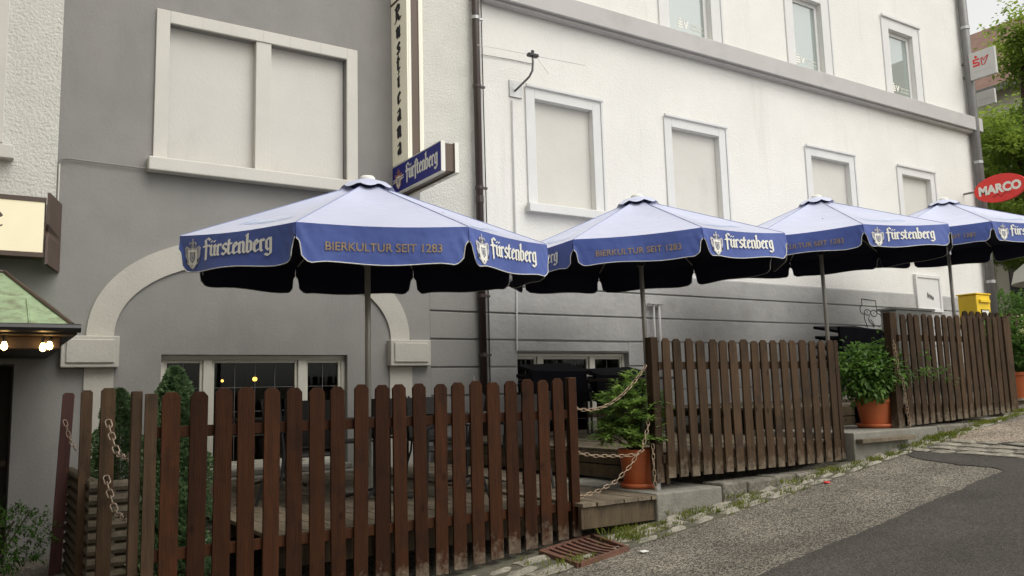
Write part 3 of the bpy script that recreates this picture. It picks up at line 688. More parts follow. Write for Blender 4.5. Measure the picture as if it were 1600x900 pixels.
# ------------------------------------------------------------------ signs on the inn
def crest(fn, s, brown=False):
    """heraldic crest made of flat layers, unit height, centre at 0,0; returns list of (mb, material)"""
    mant = [(-.24,.27),(-.33,.30),(-.42,.22),(-.38,.10),(-.40,-.02),(-.33,-.14),(-.36,-.24),(-.27,-.34),(-.20,-.36),(-.12,-.46),(0,-.52),(.12,-.46),(.20,-.36),(.27,-.34),(.36,-.24),(.33,-.14),(.40,-.02),(.38,.10),(.42,.22),(.33,.30),(.24,.27),(.12,.22),(0,.26),(-.12,.22)]
    inn_ = [(-.24,.17),(-.22,-.20),(-.20,-.32),(-.10,-.42),(0,-.48),(.10,-.42),(.20,-.32),(.22,-.20),(.24,.17),(.10,.15),(0,.20),(-.10,.15)]
    sh = [(-.135,.09),(-.135,-.17),(0,-.30),(.135,-.17),(.135,.09),(0,.06)]
    sh2 = [(-.105,.06),(-.105,-.155),(0,-.255),(.105,-.155),(.105,.06),(0,.035)]
    cr = [[(-.14,.26),(.14,.26),(.17,.33),(-.17,.33)],[(-.20,.34),(-.10,.34),(-.08,.44),(-.17,.43)],[(-.06,.34),(.06,.34),(.05,.46),(-.05,.46)],[(.10,.34),(.20,.34),(.17,.43),(.08,.44)],[(-.03,.47),(.03,.47),(.03,.56),(-.03,.56)]]
    sp = [[(-.36,-.16),(-.28,-.16),(-.26,-.28),(-.34,-.28)],[(.36,-.16),(.34,-.28),(.26,-.28),(.28,-.16)],[(-.30,.20),(-.27,.02),(-.25,.02),(-.27,.21)],[(.30,.20),(.27,.21),(.25,.02),(.27,.02)],[(-.02,-.36),(.02,-.36),(.02,-.42),(-.02,-.42)]]
    S = lambda pl: [[(u*s,v*s) for u,v in p] for p in pl]
    g1 = MT['orangepr'] if brown else MT['greypr']
    L = [(S([mant]+cr), g1, .0015), (S([inn_]), MT['whitepr'], .0030), (S([sh]), MT['navypr'] if not brown else MT['orangepr'], .0042), (S([sh2]), MT['greypr'], .0054),
         (S([[(-.05,.0),(-.03,.0),(0,-.16),(-.02,-.16)],[(.05,.0),(.03,.0),(0,-.16),(.02,-.16)],[(-.14,.28),(-.05,.28),(-.1,.41)],[(.05,.28),(.14,.28),(.1,.41)]]+sp), MT['navypr'], .0066)]
    if brown: L.append((S([[(-.62,-.02),(-.24,.02),(-.24,.08),(-.62,.04)],[(.24,.04),(.62,.08),(.62,.14),(.24,.10)],[(-.62,-.14),(-.24,-.10),(-.24,-.04),(-.62,-.08)],[(.24,-.08),(.62,-.04),(.62,.02),(.24,-.02)]]), MT['whitepr'], .003))
    return [(flat(p, fn, d, .0001), m_) for p,m_,d in L]
sx0, sx1 = 4.78, 5.00
t = empty('vertical_sign', (4.9,10.05,3.2), label='tall cream light box reading Rusticana downwards in black letters', cat='sign'); PS = (4.9,10.05,3.2)
put(MB().box(sx0+.012,sx1-.012,9.812,10.29,3.20,5.53).build('box', MT['signbrown'], t), PS)
put(MB().box(sx0-.012,sx0+.011,9.80,10.295,3.19,5.53).build('face', MT['cream'], t, bevel=.003), PS)
put(MB().box(sx1-.011,sx1+.012,9.80,10.295,3.19,5.53).build('face', MT['cream'], t, bevel=.003), PS)
put(MB().box(sx0+.0115,sx0+.05,9.798,9.811,3.19,5.53).build('edge_strip', MT['creamedge'], t), PS)
put(MB().box(sx1-.05,sx1-.0115,9.798,9.811,3.19,5.53).build('edge_strip', MT['creamedge'], t), PS)
put(MB().box(sx0-.02,sx1+.02,9.79,10.297,5.532,5.56).build('divider', MT['brown'], t), PS)
put(MB().box(sx0-.012,sx1+.012,9.80,10.295,5.562,7.2).build('upper_box', MT['cream'], t), PS)
pl,_ = word('Rusticana', nib=.34, thin=.16, vertical=1.60)
fnv = lambda u,v,d: (sx0-.0125-d, 10.055-u*.115, 5.24+v*.145*.95)
fnv = lambda u,v,d: (sx0-.0125-d, 10.065-u*.19, 5.235+v*.150)
put(flat(pl, fnv, .002, .0001).build('lettering', MT['blackpr'], t), PS)
pl,_ = word('c', nib=.26, thin=.10)
put(flat(pl, lambda u,v,d: (sx0-.0125-d, 10.1-u*.2, 5.6+v*.16), .002, .0001).build('lettering', MT['blackpr'], t), PS)

t = empty('hanging_sign', (4.9,9.6,2.8), label='blue light box reading Fürstenberg jutting out below the tall cream sign', cat='sign'); PS = (4.9,9.6,2.8)
by0, by1, bz0, bz1 = 8.87, 10.29, 2.79, 3.165
put(MB().box(sx0+.012,sx1-.012,by0+.012,by1,bz0+.01,bz1-.01).build('box', MT['signbrown'], t), PS)
put(MB().box(sx0-.014,sx0+.011,by0,by1,bz0,bz1).build('face', MT['signblue'], t, bevel=.003), PS)
put(MB().box(sx1-.011,sx1+.014,by0,by1,bz0,bz1).build('face', MT['signblue'], t, bevel=.003), PS)
for a,b in ((sx0-.016,sx0+.04),(sx1-.04,sx1+.016)):
    put(MB().box(a,b,by0-.014,by0-.001,bz0-.004,bz1+.004).build('edge_strip', MT['whitepr'], t), PS)
    put(MB().box(a,b,by0,by1,bz0-.014,bz0-.001).build('edge_strip', MT['creamedge'], t), PS)
    put(MB().box(a,b,by0,by1,bz1+.001,bz1+.012).build('edge_strip', MT['creamedge'], t), PS)
pl,wd = word('FvrStenberg', nib=.22, thin=.10)
fnb = lambda u,v,d: (sx0-.0145-d, 9.85-u*.92/wd, 2.91+v*.135)
put(flat(pl, fnb, .002, .0001).build('lettering', MT['whitepr'], t), PS)
for m_, mm in crest(lambda u,v,d: (sx0-.0145-d, 10.10-u, 2.965+v), .27, True): put(m_.build('crest', mm, t), PS)

# lit sign box over the door at far left
t = empty('light_box', (-.2,10.1,1.6), label='lit cream sign box over the doorway ending in a brown folded end plate', cat='sign'); PS = (-.2,10.1,1.6)
ly = 9.93
put(MB().box(-.79,.57,ly+.01,10.28,1.60,2.21).build('box', MT['brown'], t), PS)
put(MB().box(-.79,.555,ly-.01,ly+.008,1.625,2.165).build('face', MT['creamlit'], t, bevel=.003), PS)
put(MB().box(-.79,.57,ly-.02,ly+.005,2.167,2.215).build('frame_strip', MT['brown'], t), PS)
put(MB().box(-.79,.57,ly-.02,ly+.005,1.575,1.623).build('frame_strip', MT['brown'], t), PS)
ep = MB().add([(.575,9.90,2.26),(.70,10.28,2.22),(.70,10.28,1.52),(.575,9.90,1.50),(.60,9.98,1.87),(.575,9.90,1.90),(.60,9.98,1.90)], [])
ep = MB()
zl = [(2.27,9.89),(1.93,9.91),(1.87,9.99),(1.81,9.91),(1.50,9.89)]
for (za,ya),(zb,yb) in zip(zl, zl[1:]):
    ep.quad((.575,ya,za),(.575,yb,zb),(.72,10.29,zb-.03),(.72,10.29,za-.03)); ep.quad((.60,ya,za),(.745,10.29,za-.03),(.745,10.29,zb-.03),(.60,yb,zb))
    ep.quad((.575,ya,za),(.60,ya,za),(.60,yb,zb),(.575,yb,zb))
put(ep.build('end_plate', MT['brown'], t), PS)
pl,_ = word('e', nib=.24, thin=.08)
put(flat(pl, lambda u,v,d: (.10+u*.2, ly-.0105-d, 1.86+v*.16), .002, .0001).build('lettering', MT['brown'], t), PS)

# copper canopy above the doorway
t = empty('door_canopy', (-.1,9.8,.7), label='small hipped canopy of green weathered copper over the dark doorway', cat='canopy'); PS = (-.1,9.8,.7)
cz = .80
V = [(-.79,8.5,cz-.06),(.74,8.5,cz-.06),(.77,10.29,cz-.04),(-.79,10.29,cz-.04),(-.79,9.98,1.40),(.22,9.98,1.40),(.22,10.29,1.40),(-.79,10.29,1.40)]
ms = MB().add(V, [(0,1,5,4),(1,2,6,5),(4,5,6,7)]); put(ms.build('copper_roof', MT['copper'], t), PS)
for a,b in (((.22,9.975,1.41),(.575,8.94,.955)),((.575,8.94,.955),(.74,8.495,.745)),((-.79,9.975,1.41),(.24,9.975,1.41))): put(MB().tube([a,b],.018,6).build('ridge_seam', MT['brown'], t), PS)
for xs_ in (-.55,.40): put(MB().tube([(xs_,8.51,cz-.055),(xs_,9.9 if xs_ < 0 else 9.15,1.37 if xs_ < 0 else 1.04)],.012,6).build('seam', MT['copper'], t), PS)
put(MB().box(-.79,.775,8.44,10.29,.645,.735).build('eave_board', MT['darkbeam'], t, bevel=.01), PS)
gu = MB().tube([(-.79,8.42,.705),(.80,8.42,.705)], .040, 8); put(gu.build('gutter', MT['black'], t), PS)
put(MB().box(-.79,.66,8.62,10.28,.53,.645).build('beam', MT['darkbeam'], t, bevel=.01), PS)
for i,(x_,y_,z_) in enumerate(((.215,8.53,.52),(.512,8.53,.51),(.568,8.60,.53))):
    bt = empty('light_bulb', (x_,y_,z_+.06), label=['warm bulb under the canopy nearest the doorway','left bulb of the close pair under the canopy corner','right bulb of the close pair under the canopy corner'][i], cat='lamp', group='bulbs under the copper canopy')
    MB().lathe([(0.001,-.07),(.02,-.06),(.028,-.035),(.02,-.01),(.012,.01)], n=12).build('bulb', MT['bulb'], bt, smooth=True)
    MB().lathe([(.014,.005),(.014,.06),(.001,.06)], n=10).build('socket', MT['black'], bt)
for i,(x_,z_) in enumerate(((2.72,.235),(3.14,.26))):
    bt = empty('pendant_lamp', (x_,WY+.85,z_+.06), label=['small dim pendant seen through the inn window','bright round pendant seen through the inn window'][i], cat='lamp', group='pendants inside the inn window')
    MB().lathe([(.001,-.05),(.024,-.04),(.032,-.02),(.024,.0),(.006,.01)] if i else [(.001,-.03),(.014,-.024),(.018,-.012),(.014,0),(.004,.006)], n=12).build('bulb', MT['bulbdim'], bt, smooth=True)
    MB().tube([(0,0,.01),(0,0,.7)], .004, 5).build('cord', MT['black'], bt)

# ------------------------------------------------------------------ signs at the far corner
t = empty('bank_sign', (20.2,9.8,7.2), label='pale grey panel sign with a red S and slanted V logo at the far corner', cat='sign'); PS = (20.2,9.8,7.2)
put(MB().box(20.02,20.11,9.49,10.10,7.25,7.92).build('panel', MT['signgrey'], t, bevel=.012), PS)
fs = lambda u,v,d: (20.018-d, 10.10-u, 7.25+v)
s_ = [[(.09,.30),(.25,.30),(.25,.345),(.09,.345)],[(.21,.345),(.25,.345),(.25,.39),(.21,.39)],[(.09,.375),(.21,.375),(.21,.415),(.09,.415)],[(.09,.415),(.13,.415),(.13,.45),(.09,.45)],[(.09,.45),(.25,.45),(.25,.49),(.09,.49)],arcp(.17,.54,.033,.033,0,2*PI,12)[:-1]]
put(flat(s_, fs, .002, .0002).build('logo', MT['redpr'], t), PS)
vv = MB(); vo = [(.29,.47),(.30,.30),(.36,.30),(.46,.50),(.41,.48),(.34,.40),(.33,.48),(.29,.47)]
vv.tube([fs(u,v,.003) for u,v in vo], .012, 4); put(vv.build('logo', MT['redpr'], t), PS)
pl,wd = sans('Sparkassen Versicherung', .06); put(sansflat([[(u*.42/wd+.10,v*.8+.16) for u,v in p] for p in pl], fs).build('lettering', MT['greypr'], t), PS)
put(MB().box(20.05,20.15,10.10,10.3,7.72,7.76).build('bracket', MT['pipegrey'], t), PS); put(MB().box(20.05,20.15,10.10,10.3,7.38,7.42).build('bracket', MT['pipegrey'], t), PS)
t = empty('small_sign', (21.4,10.2,6.9), label='small pale sign half hidden below the bank sign', cat='sign')
PS = (21.4,10.2,6.9); put(MB().box(21.35,21.43,10.22,10.72,6.98,7.36).build('panel', MT['signgrey'], t, bevel=.01), PS)
pl,wd = sans('service', .1); put(sansflat([[(u*.34/wd,v) for u,v in p] for p in pl], lambda u,v,d: (21.348-d, 10.62-u, 7.12+v)).build('lettering', MT['greypr'], t), PS)
t = empty('oval_sign', (19.5,9.5,4.1), label='red oval sign reading MARCO in white capitals at the far corner', cat='sign'); PS = (19.5,9.5,4.1)
ov = arcp(9.46,4.385,.57,.32,0,2*PI,48)[:-1]
put(MB().prism(ov, lambda u,v,d: (d,u,v), 19.52, 19.60).build('panel', MT['red'], t), PS)
pl,wd = sans('MARCO', .3, .016); fm = lambda u,v,d: (19.518-d, 9.93-u*.95/wd, 4.29+v*.92)
put(sansflat(pl, fm).build('lettering', MT['whitepr'], t), PS)
put(MB().tube([fm(.35,-.1,.003),fm(.5,-.05,.003),fm(.55,-.12,.003),fm(.7,-.02,.003),fm(.8,-.06,.003)], .005, 4).build('scribble', MT['blackpr'], t), PS)
put(MB().tube([(19.56,10.0,4.42),(19.56,10.29,4.42)], .025, 8).build('bracket', MT['pipegrey'], t), PS)

# ------------------------------------------------------------------ umbrellas
UMB = [(3.209,7.540,1.460,0.671,4.2,0.013,0.051,1.780,0.315), (7.170,7.937,1.756,0.713,-21.1,0.043,-0.001,1.826,0.306), (10.809,7.917,2.143,0.706,-37.2,0.043,0.006,1.867,0.296), (14.398,7.955,2.530,0.671,-40.4,0.015,0.026,1.819,0.307)]
LAB = ['nearest blue octagonal beer umbrella, above the reddish front fence', 'second blue umbrella, above the potted shrub at the first gap',
       'third blue umbrella, above the dark covered furniture and doodle', 'farthest blue umbrella, in front of the red oval sign']
def make_umbrella(idx, cx, cy, zr, h, rot, tx, ty, RU, HV):
    deckz = [-.90,-.56,-.2,.0][idx]
    t = empty('beer_umbrella', (cx,cy,deckz), label=LAB[idx], cat='umbrella', group='beer umbrellas along the terrace')
    P = (cx,cy,deckz)
    rot = math.radians(rot)
    # local frame: tilted canopy
    def W(p):   # p in canopy space (x,y,z above rim plane)
        x,y,z = p; return (cx+x-tx*z, cy+y-ty*z, zr+z+tx*x+ty*y)
    vs = [(RU*math.cos(rot+k*PI/4), RU*math.sin(rot+k*PI/4)) for k in range(8)]
    ap = (0,0,h); FS = .945
    rr = random.Random(idx*11+3)
    for k in range(8):
        a, b = vs[k], vs[(k+1)%8]
        # roof panel: fabric sags a little between the ribs; thin double skin
        N = 8; mb = MB(); top = []
        for i in range(N+1):
            r = .07+(1-.07)*i/N
            for j in range(N+1):
                s = j/N; x = (a[0]*(1-s)+b[0]*s)*r; y = (a[1]*(1-s)+b[1]*s)*r; z = h*(1-r)
                sag = .10*math.sin(PI*s)*r*(1-r)*1.6 + .022*math.sin(PI*s)*r
                z -= sag + (rr.uniform(-.004,.004) if 0 < j < N and 0 < i < N else 0)
                if i == N: 
                    # the hem corner turns over smoothly
                    x *= 1.0; y *= 1.0
                mb.v.append(W((x,y,z)))
        for i in range(N):
            for j in range(N): q = i*(N+1)+j; mb.f.append((q, q+N+1, q+N+2, q+1))
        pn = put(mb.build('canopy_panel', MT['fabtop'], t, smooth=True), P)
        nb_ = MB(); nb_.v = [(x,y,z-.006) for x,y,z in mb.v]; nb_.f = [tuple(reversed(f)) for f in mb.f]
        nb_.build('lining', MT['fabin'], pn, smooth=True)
        MB().tube([W((a[0]*r_,a[1]*r_,h*(1-r_)+.002)) for r_ in (.1,.3,.5,.7,.9,.995)], .0040, 4).build('seam', MT['seam'], pn)
        # valance with rounded cut-outs at both ends, leaning a little outwards
        mid = Vector(((a[0]+b[0])/2, (a[1]+b[1])/2, 0)); nrm = mid.normalized(); ln = math.dist(a,b); ux = Vector((b[0]-a[0], b[1]-a[1], 0))/ln
        wav = rr.uniform(0,6); lean = .03+rr.uniform(-.015,.03); HVk = HV
        if idx == 0 and k == 3: HVk = HV*.55; lean = -.35
        def VP(u, v, d, nrm=nrm, ux=ux, mid=mid, ln=ln, wav=wav, lean=lean):
            q = v/HV; off = -lean*v + .014*math.sin(u*5.2+wav)*(-q)*1.2 + .018*math.exp(-((abs(u)-ln/2)/.05)**2)*(-q) + .006*math.exp(-(ln/2-abs(u))/.10)*math.sin(60*u+30*v+wav)*min(1,-q*3)
            p = mid + ux*u + nrm*(off+d); zz = v - .022*math.sin(PI*(u/ln+.5))*max(0,1+q)
            return W((p.x,p.y,zz))
        NU = 30; NV = 7; mb = MB()
        def bottom(u):
            e = ln/2-abs(u)
            if e < .010: return -.12
            if e < .030: return -.13-.03*((e-.010)/.02)**2
            if e < .045: return -.16-.10*(e-.03)/.015
            if e < .12: 
                q = (e-.045)/.075; return max(-HVk, -.26-(HV-.26)*math.sin(q*PI/2))
            return -HVk+.012*math.sin(u*6+wav)*min(1,(e-.12)/.1)
        us = [-ln/2+ln*i/NU for i in range(NU+1)]
        us = sorted(set(us+[s*(ln/2-e) for e in (.005,.010,.02,.03,.037,.045,.055,.07,.09,.12,.16) for s in (-1,1)]))
        for u in us:
            bz = bottom(u)
            for j in range(NV+1): mb.v.append(VP(u, bz*j/NV, 0))
        for i in range(len(us)-1):
            for j in range(NV): q = i*(NV+1)+j; mb.f.append((q, q+1, q+NV+2, q+NV+1))
        vl = put(mb.build('valance', MT['fab'], t, smooth=True), P)
        lb = MB(); 
        for u in us:
            bz = bottom(u)
            for j in range(NV+1): lb.v.append(VP(u, bz*j/NV, -.004))
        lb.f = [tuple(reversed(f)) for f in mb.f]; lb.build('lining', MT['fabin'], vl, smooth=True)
        MB().tube([VP(u, bottom(u)-.002, 0) for u in us], .0045, 4).build('hem', MT['hem'], vl)
        # outside view: u runs right to left or left to right depending on the side
        if (k % 2) == (0 if idx == 0 else 1) if True else 0: pass
        front = k in (3,4,5,6,7)
        if front:
            logo = ((k-5) % 2 != 0)
            fx = lambda u,v,d: VP(u, v, .003+d)
            if logo:
                pl_, wd_ = word('Fvrstenberg', nib=.20, thin=.09)
                s = .84*FS/wd_; flat([[(-.36*FS+u*s, (-.205+v*.105)*FS) for u,v in p] for p in pl_], lambda u,v,d: VP(u,v,d), .008, .00015).build('lettering', MT['whitepr'], vl)['kind'] = 'stuff'
                for m_,mm in crest(lambda u,v,d: VP(u-.53*FS, v-.180*FS, d+.006), .265*FS): m_.build('crest', mm, vl)
            else:
                pl_, wd_ = sans('BIERKULTUR SEIT 1283', .1, .0012)
                s = .98*FS/wd_; sansflat([[(-.49*FS+u*s, (-.225+v*1.05)*FS) for u,v in p] for p in pl_], lambda u,v,d: VP(u,v,d), .009).build('lettering', MT['gold'], vl)
        # sun-faded word on the roof panels that face the street
        if k in (4,6):
            pl_, wd_ = word('Fvrstenberg', nib=.15, thin=.06)
            A_ = Vector((*a,0)); B_ = Vector((*b,0)); mid_ = (A_+B_)/2
            def RP(u, v, d, mid_=mid_, ux=ux):
                r = .80-v; p = mid_*r + ux*u; sft = .10*r*(1-r)*1.6*math.cos(u/max(.1,ln*r)*PI)+.022*r*math.cos(u/max(.1,ln*r)*PI); return W((p.x,p.y,h*(1-r)-sft+.008+d))
            s = .62/wd_; flat([[(-.31+u*s, v*.055) for u,v in p] for p in pl_], RP, .002, .00015).build('faded_lettering', MT['toppr'], pn)
        # rib and strut
        rb = put(MB().tube([W((a[0]*.06,a[1]*.06,h*.94-.05)), W((a[0]*.97,a[1]*.97,h*.03-.03))], .013, 6).build('rib', MT['alu'], t), P)
        MB().tube([W((a[0]*.02,a[1]*.02,h-.80)), W((a[0]*.52,a[1]*.52,h*.48-.05))], .010, 6).build('strut', MT['alu'], rb)
    # vent skirt with scallops, and knob
    mb = MB(); NS = 48
    for i in range(NS):
        tt = 2*PI*i/NS; sc_l = abs(math.sin(4*(tt-rot))); r1 = .25+.02*sc_l
        mb.v.append(W((.05*math.cos(tt),.05*math.sin(tt),h+.035))); mb.v.append(W((.20*math.cos(tt),.20*math.sin(tt),h-.012)))
        mb.v.append(W((r1*math.cos(tt),r1*math.sin(tt),h-.045-.035*sc_l)))
    for i in range(NS):
        j = (i+1)%NS
        for q in (0,1): mb.f.append((3*i+q, 3*i+q+1, 3*j+q+1, 3*j+q))
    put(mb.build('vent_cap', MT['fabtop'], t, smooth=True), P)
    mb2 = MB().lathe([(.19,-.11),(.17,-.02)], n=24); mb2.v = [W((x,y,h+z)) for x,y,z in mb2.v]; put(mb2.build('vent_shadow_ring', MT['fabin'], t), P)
    kn = MB().lathe([(.075,.02),(.078,.045),(.06,.062),(.001,.07)], n=20); kn.v = [W((x,y,h+z)) for x,y,z in kn.v]; put(kn.build('knob', MT['whitepr'], t, smooth=True), P)
    mb = MB()
    topc = W((0,0,h)); lean_x = {0:0,1:-.10,2:-.07,3:-.05}[idx]
    put(MB().tube([(cx-lean_x*0+.0, cy, deckz+.05),(topc[0], topc[1], topc[2]-.02)], .029, 16).build('pole', MT['alu'], t, smooth=True), P)
    hb = MB().tube([(topc[0]*.8+cx*.2, cy, zr-.16),(topc[0]*.8+cx*.2, cy, zr-.08)], .05, 12); put(hb.build('hub', MT['black'], t), P)
    put(MB().lathe([(.001,.0),(.30,.0),(.30,.05),(.06,.07),(.045,.25),(.001,.25)], c=(cx,cy,deckz), n=20).build('base', MT['concrete'], t), P)
    return t
for i,u in enumerate(UMB): make_umbrella(i, *u)

# ------------------------------------------------------------------ decks
def deck(name, x0, x1, y0, y1, z, wplank=.143, kind_='deck'):
    d = tag(empty(name, (x0,y0,z)), kind='structure'); x = x0
    while x < x1-.03:
        w_ = min(wplank, x1-x)
        mb = MB().box(.004, w_-.004, random.uniform(-.012,.012), y1-y0, -.028, random.uniform(-.002,.002))
        o = mb.build('plank', MT['deck'], d); o.location = (x-x0,0,0); x += w_
    MB().box(.0, x1-x0, .03, .07, -.20, -.03).build('fascia_board', MT['deckside'], d)
    jo = MB()
    for yy in (1.2,2.4,3.6): jo.box(0, x1-x0, yy, yy+.06, -.14, -.03)
    jo.build('joist', MT['deckside'], d)
    return d
deck('deck', 1.72, 4.10, 5.60, 9.92, -.90)
deck('deck', 4.10, 4.875, 5.36, 9.92, -.875)
deck('deck', 5.33, 7.92, 5.68, 10.2, -.56)
deck('deck', 9.30, 14.2, 5.75, 9.9, -.24)
deck('deck', 7.95, 9.29, 6.55, 9.9, -.24)
st = tag(empty('deck_step', (5.3,5.7,-.8)), kind='structure')
for z0,z1 in ((-.70,-.592),(-.835,-.712)):
    o = MB().box(5.285,5.325,5.66,10.2,z0,z1).build('riser_board', MT['deckside'], st); put(o, (5.3,5.7,-.8))
o = MB().box(4.90,5.30,7.0,10.2,-.90,-.875).build('floor_board', MT['deck'], st); put(o, (5.3,5.7,-.8))
st = tag(empty('deck_step', (8.4,5.8,-.4)), kind='structure')
for z0,z1 in ((-.37,-.272),(-.485,-.382)): o = MB().box(7.93,9.29,6.50,6.545,z0,z1).build('riser_board', MT['deckside'], st); put(o, (8.4,5.8,-.4))
o = MB().box(7.72,8.66,5.33,5.415,-.60,-.555).build('front_plank', MT['deck'], st, bevel=.006); put(o, (8.4,5.8,-.4))
# light-coloured bench ledge along the wall behind the first deck
tag(MB().box(1.75,5.0,9.93,10.16,-1.3,-.87).build('window_ledge', MT['concrete'], bevel=.015), kind='structure')
# ground behind fence line under decks is the same street sheet; side planting bed left
# ------------------------------------------------------------------ picket fences
def picket_mesh(w_, h, t_=.022, chip=.03):
    c = chip; o = [(0,0),(w_,0),(w_,h-c),(w_-c*.9,h),(c*.9,h),(0,h-c)]
    return MB().prism(o, lambda u,v,d: (u,d,v), 0, t_)
def fence(lbl, x0, x1, zt, zb_fn, wm, n, wpk, rails, posts, y=5.5, worn=None, tilt=0):
    f = empty('picket_fence', (x0,y,zb_fn(x0)), label=lbl, cat='fence', group='picket fences along the terrace'); P = (x0,y,zb_fn(x0))
    for i in range(n):
        x = x0+(x1-x0)*i/(n-1)+random.uniform(-.004,.004); zb = zb_fn(x)+random.uniform(-.004,.004); h = zt(x)+random.uniform(-.010,.010)-zb
        o = picket_mesh(wpk*random.uniform(.95,1.04), h, .022, .030).build('picket', wm, f, bevel=.004); o.location = (x-wpk/2-P[0], y-.022-P[1], zb-P[2])
        o.rotation_euler = (random.uniform(-.006,.006), random.uniform(-.010,.010)+tilt, random.uniform(-.06,.06))
        # screw heads
    for z in rails:
        o = MB().box(x0-.08, x1+.10, y+.002, y+.04, z-.035, z+.035).build('rail', MT['wood1r'] if wm is MT['wood1'] else MT['wood2r'], f, bevel=.004); put(o, P)
    for (px, py, w_, z0, z1, m_) in posts:
        o = MB().box(-w_/2, w_/2, -w_/2, w_/2, 0, z1-z0).build('post', m_, f, bevel=.006); o.location = (px-P[0], py-P[1], z0-P[2])
    return f
zt1 = lambda x: .085+.012*x
fence('reddish brown picket fence in the foreground with rounded tops', 1.035, 3.985, lambda x: .082+.011*(x-1), lambda x: min(-1.135, -1.60+.113*x) if x > 2.5 else -1.6+.113*x-.0, MT['wood1'], 20, .107, (-.17,-.905),
      [(.845,5.54,.06,-1.55,.085,MT['post']), (4.155,5.545,.07,-1.20,.128,MT['post']), (2.5,5.58,.07,-1.4,-.0,MT['post'])])
o = picket_mesh(.07,1.62,.022,.004).build('picket', MT['post']); 
F1 = [x for x in bpy.data.objects if x.name == 'picket_fence'][0]; o.parent = F1; o.location = (.885-1.035, -.022, -1.55+1.48)
o = picket_mesh(.075,1.26,.022,.004).build('picket', MT['wood1']); o.parent = F1; o.location = (4.085-1.035, -.022, -1.135+1.48)
fence('weathered picket fence behind the first potted shrub and gap', 5.19, 7.50, lambda x: .455+.006*(x-5), lambda x: -.765, MT['wood2'], 17, .098, (.22,-.60),
      [(5.085,5.56,.085,-.80,.475,MT['post']), (7.645,5.54,.06,-.76,.475,MT['post'])])
MB().box(5.06,5.105,5.55,5.59,-.87,-.78).build('post_shoe', MT['steel'], [x for x in bpy.data.objects if x.name == 'picket_fence.001'][0]).location = (-5.19,-5.5,.765)
fence('worn brown picket fence at the upper end by the yellow letter box', 8.86, 11.10, lambda x: .79+.012*(x-8.8), lambda x: -.47+.035*(x-8.8), MT['wood2'], 17, .094, (.52,-.30),
      [(8.72,5.57,.09,-.49,.81,MT['post']), (8.79,5.56,.05,-.47,.80,MT['wood2']), (11.22,5.54,.08,-.44,.83,MT['wood2'])])
# another fence beyond, round-topped
f4 = empty('picket_fence', (13.25,7.2,-.055), label='dark round-topped fence tops showing behind the upper picket fence', cat='fence', group='picket fences along the terrace')
for i in range(9):
    x = 13.3+i*.20; pts = [(0,0),(.15,0),(.15,1.12)]+[(.075+.075*math.cos(a_), 1.12+.075*math.sin(a_)) for a_ in [PI*q/8 for q in range(1,8)]]+[(0,1.12)]
    o = MB().prism(pts, lambda u,v,d: (u,d,v), 0, .025).build('picket', MT['wood2'], f4); o.location = (x-13.25,0,.0)
o = MB().box(0,2.1,.026,.06,.9,.97).build('rail', MT['wood2'], f4)

# side posts by the planter, with chains
SP = []
for i,(x,y,h,wd,lab) in enumerate(((.80,6.42,.075,.09,'slim dark gate post hung with two chains left of the front fence'),(.80,7.72,.085,.085,'olive brown post standing before the log planter'),(.79,9.10,.09,.10,'dark red leaning post at the far end of the log planter'))):
    o = picket_mesh(wd,h+1.75,.05,.02).build('fence_post', [MT['wood2'],MT['post'],mat('dark_red_stain',(.055,.016,.012),.6,.3,8,stretch=(4,4,.4))][i]); o.location = (x-wd/2,y,-1.7)
    if i == 2: o.rotation_euler = (0,.035,0); o.location.x -= .07
    tag(o, lab, 'post')
def chain_mesh(m_, L=.052, W_=.026, r=.0034):
    pts = []; 
    for k in range(12):
        a = 2*PI*k/12; pts.append(((L/2-W_/2)*(1 if math.cos(a) > 0 else -1)+W_/2*math.cos(a), W_/2*math.sin(a), 0))
    mb = MB().tube(pts, r, 6, closed=True); return mb.mesh('link', m_, True)
LINK = chain_mesh(MT['chain']); LINKD = chain_mesh(MT['chaindark'])
def chain(pts, lab, me, group=None, scale=1.):
    # resample along the curve, alternate link orientation
    dense = []
    for a,b in zip(pts, pts[1:]):
        a,b = Vector(a),Vector(b)
        for k in range(20): dense.append(a.lerp(b,k/20))
    dense.append(Vector(pts[-1]))
    t = empty('chain', pts[0], label=lab, cat='chain', group=group); step = .040*scale; acc = 0; last = dense[0]; k = 0; pos = [(dense[0], (dense[1]-dense[0]).normalized())]
    for p,q in zip(dense, dense[1:]):
        acc += (q-p).length
        if acc >= step: pos.append((q, (q-p).normalized())); acc = 0
    for i,(p,d) in enumerate(pos):
        o = bpy.data.objects.new('link', me); COL.objects.link(o); o.parent = t; o.location = p-Vector(pts[0])
        qt = d.to_track_quat('X','Z'); o.rotation_mode = 'QUATERNION'; o.rotation_quaternion = qt @ Matrix.Rotation((PI/2 if i%2 else 0)+.35, 3, 'X').to_quaternion(); o.scale = (scale,)*3
    return t
def sagc(a, b, s, n=14, low=None):
    a,b = Vector(a),Vector(b); return [tuple(a.lerp(b,i/n)-Vector((0,0,s*4*(i/n)*(1-i/n)))) for i in range(n+1)]
chain(sagc((4.14,5.52,-.115),(4.94,5.50,.21),.145), 'upper pale chain sagging across the gap in front of the potted shrub', LINK, 'chains across the terrace gaps')
chain([(4.14,5.52,-.48),(4.35,5.49,-.52),(4.62,5.45,-.535),(4.74,5.43,-.53)]+[(4.80,5.43,-.50),(4.84,5.44,-.43),(4.92,5.47,-.30),(4.95,5.5,-.235)], 'lower chain hooked up to the post across the first gap', LINK, 'chains across the terrace gaps')
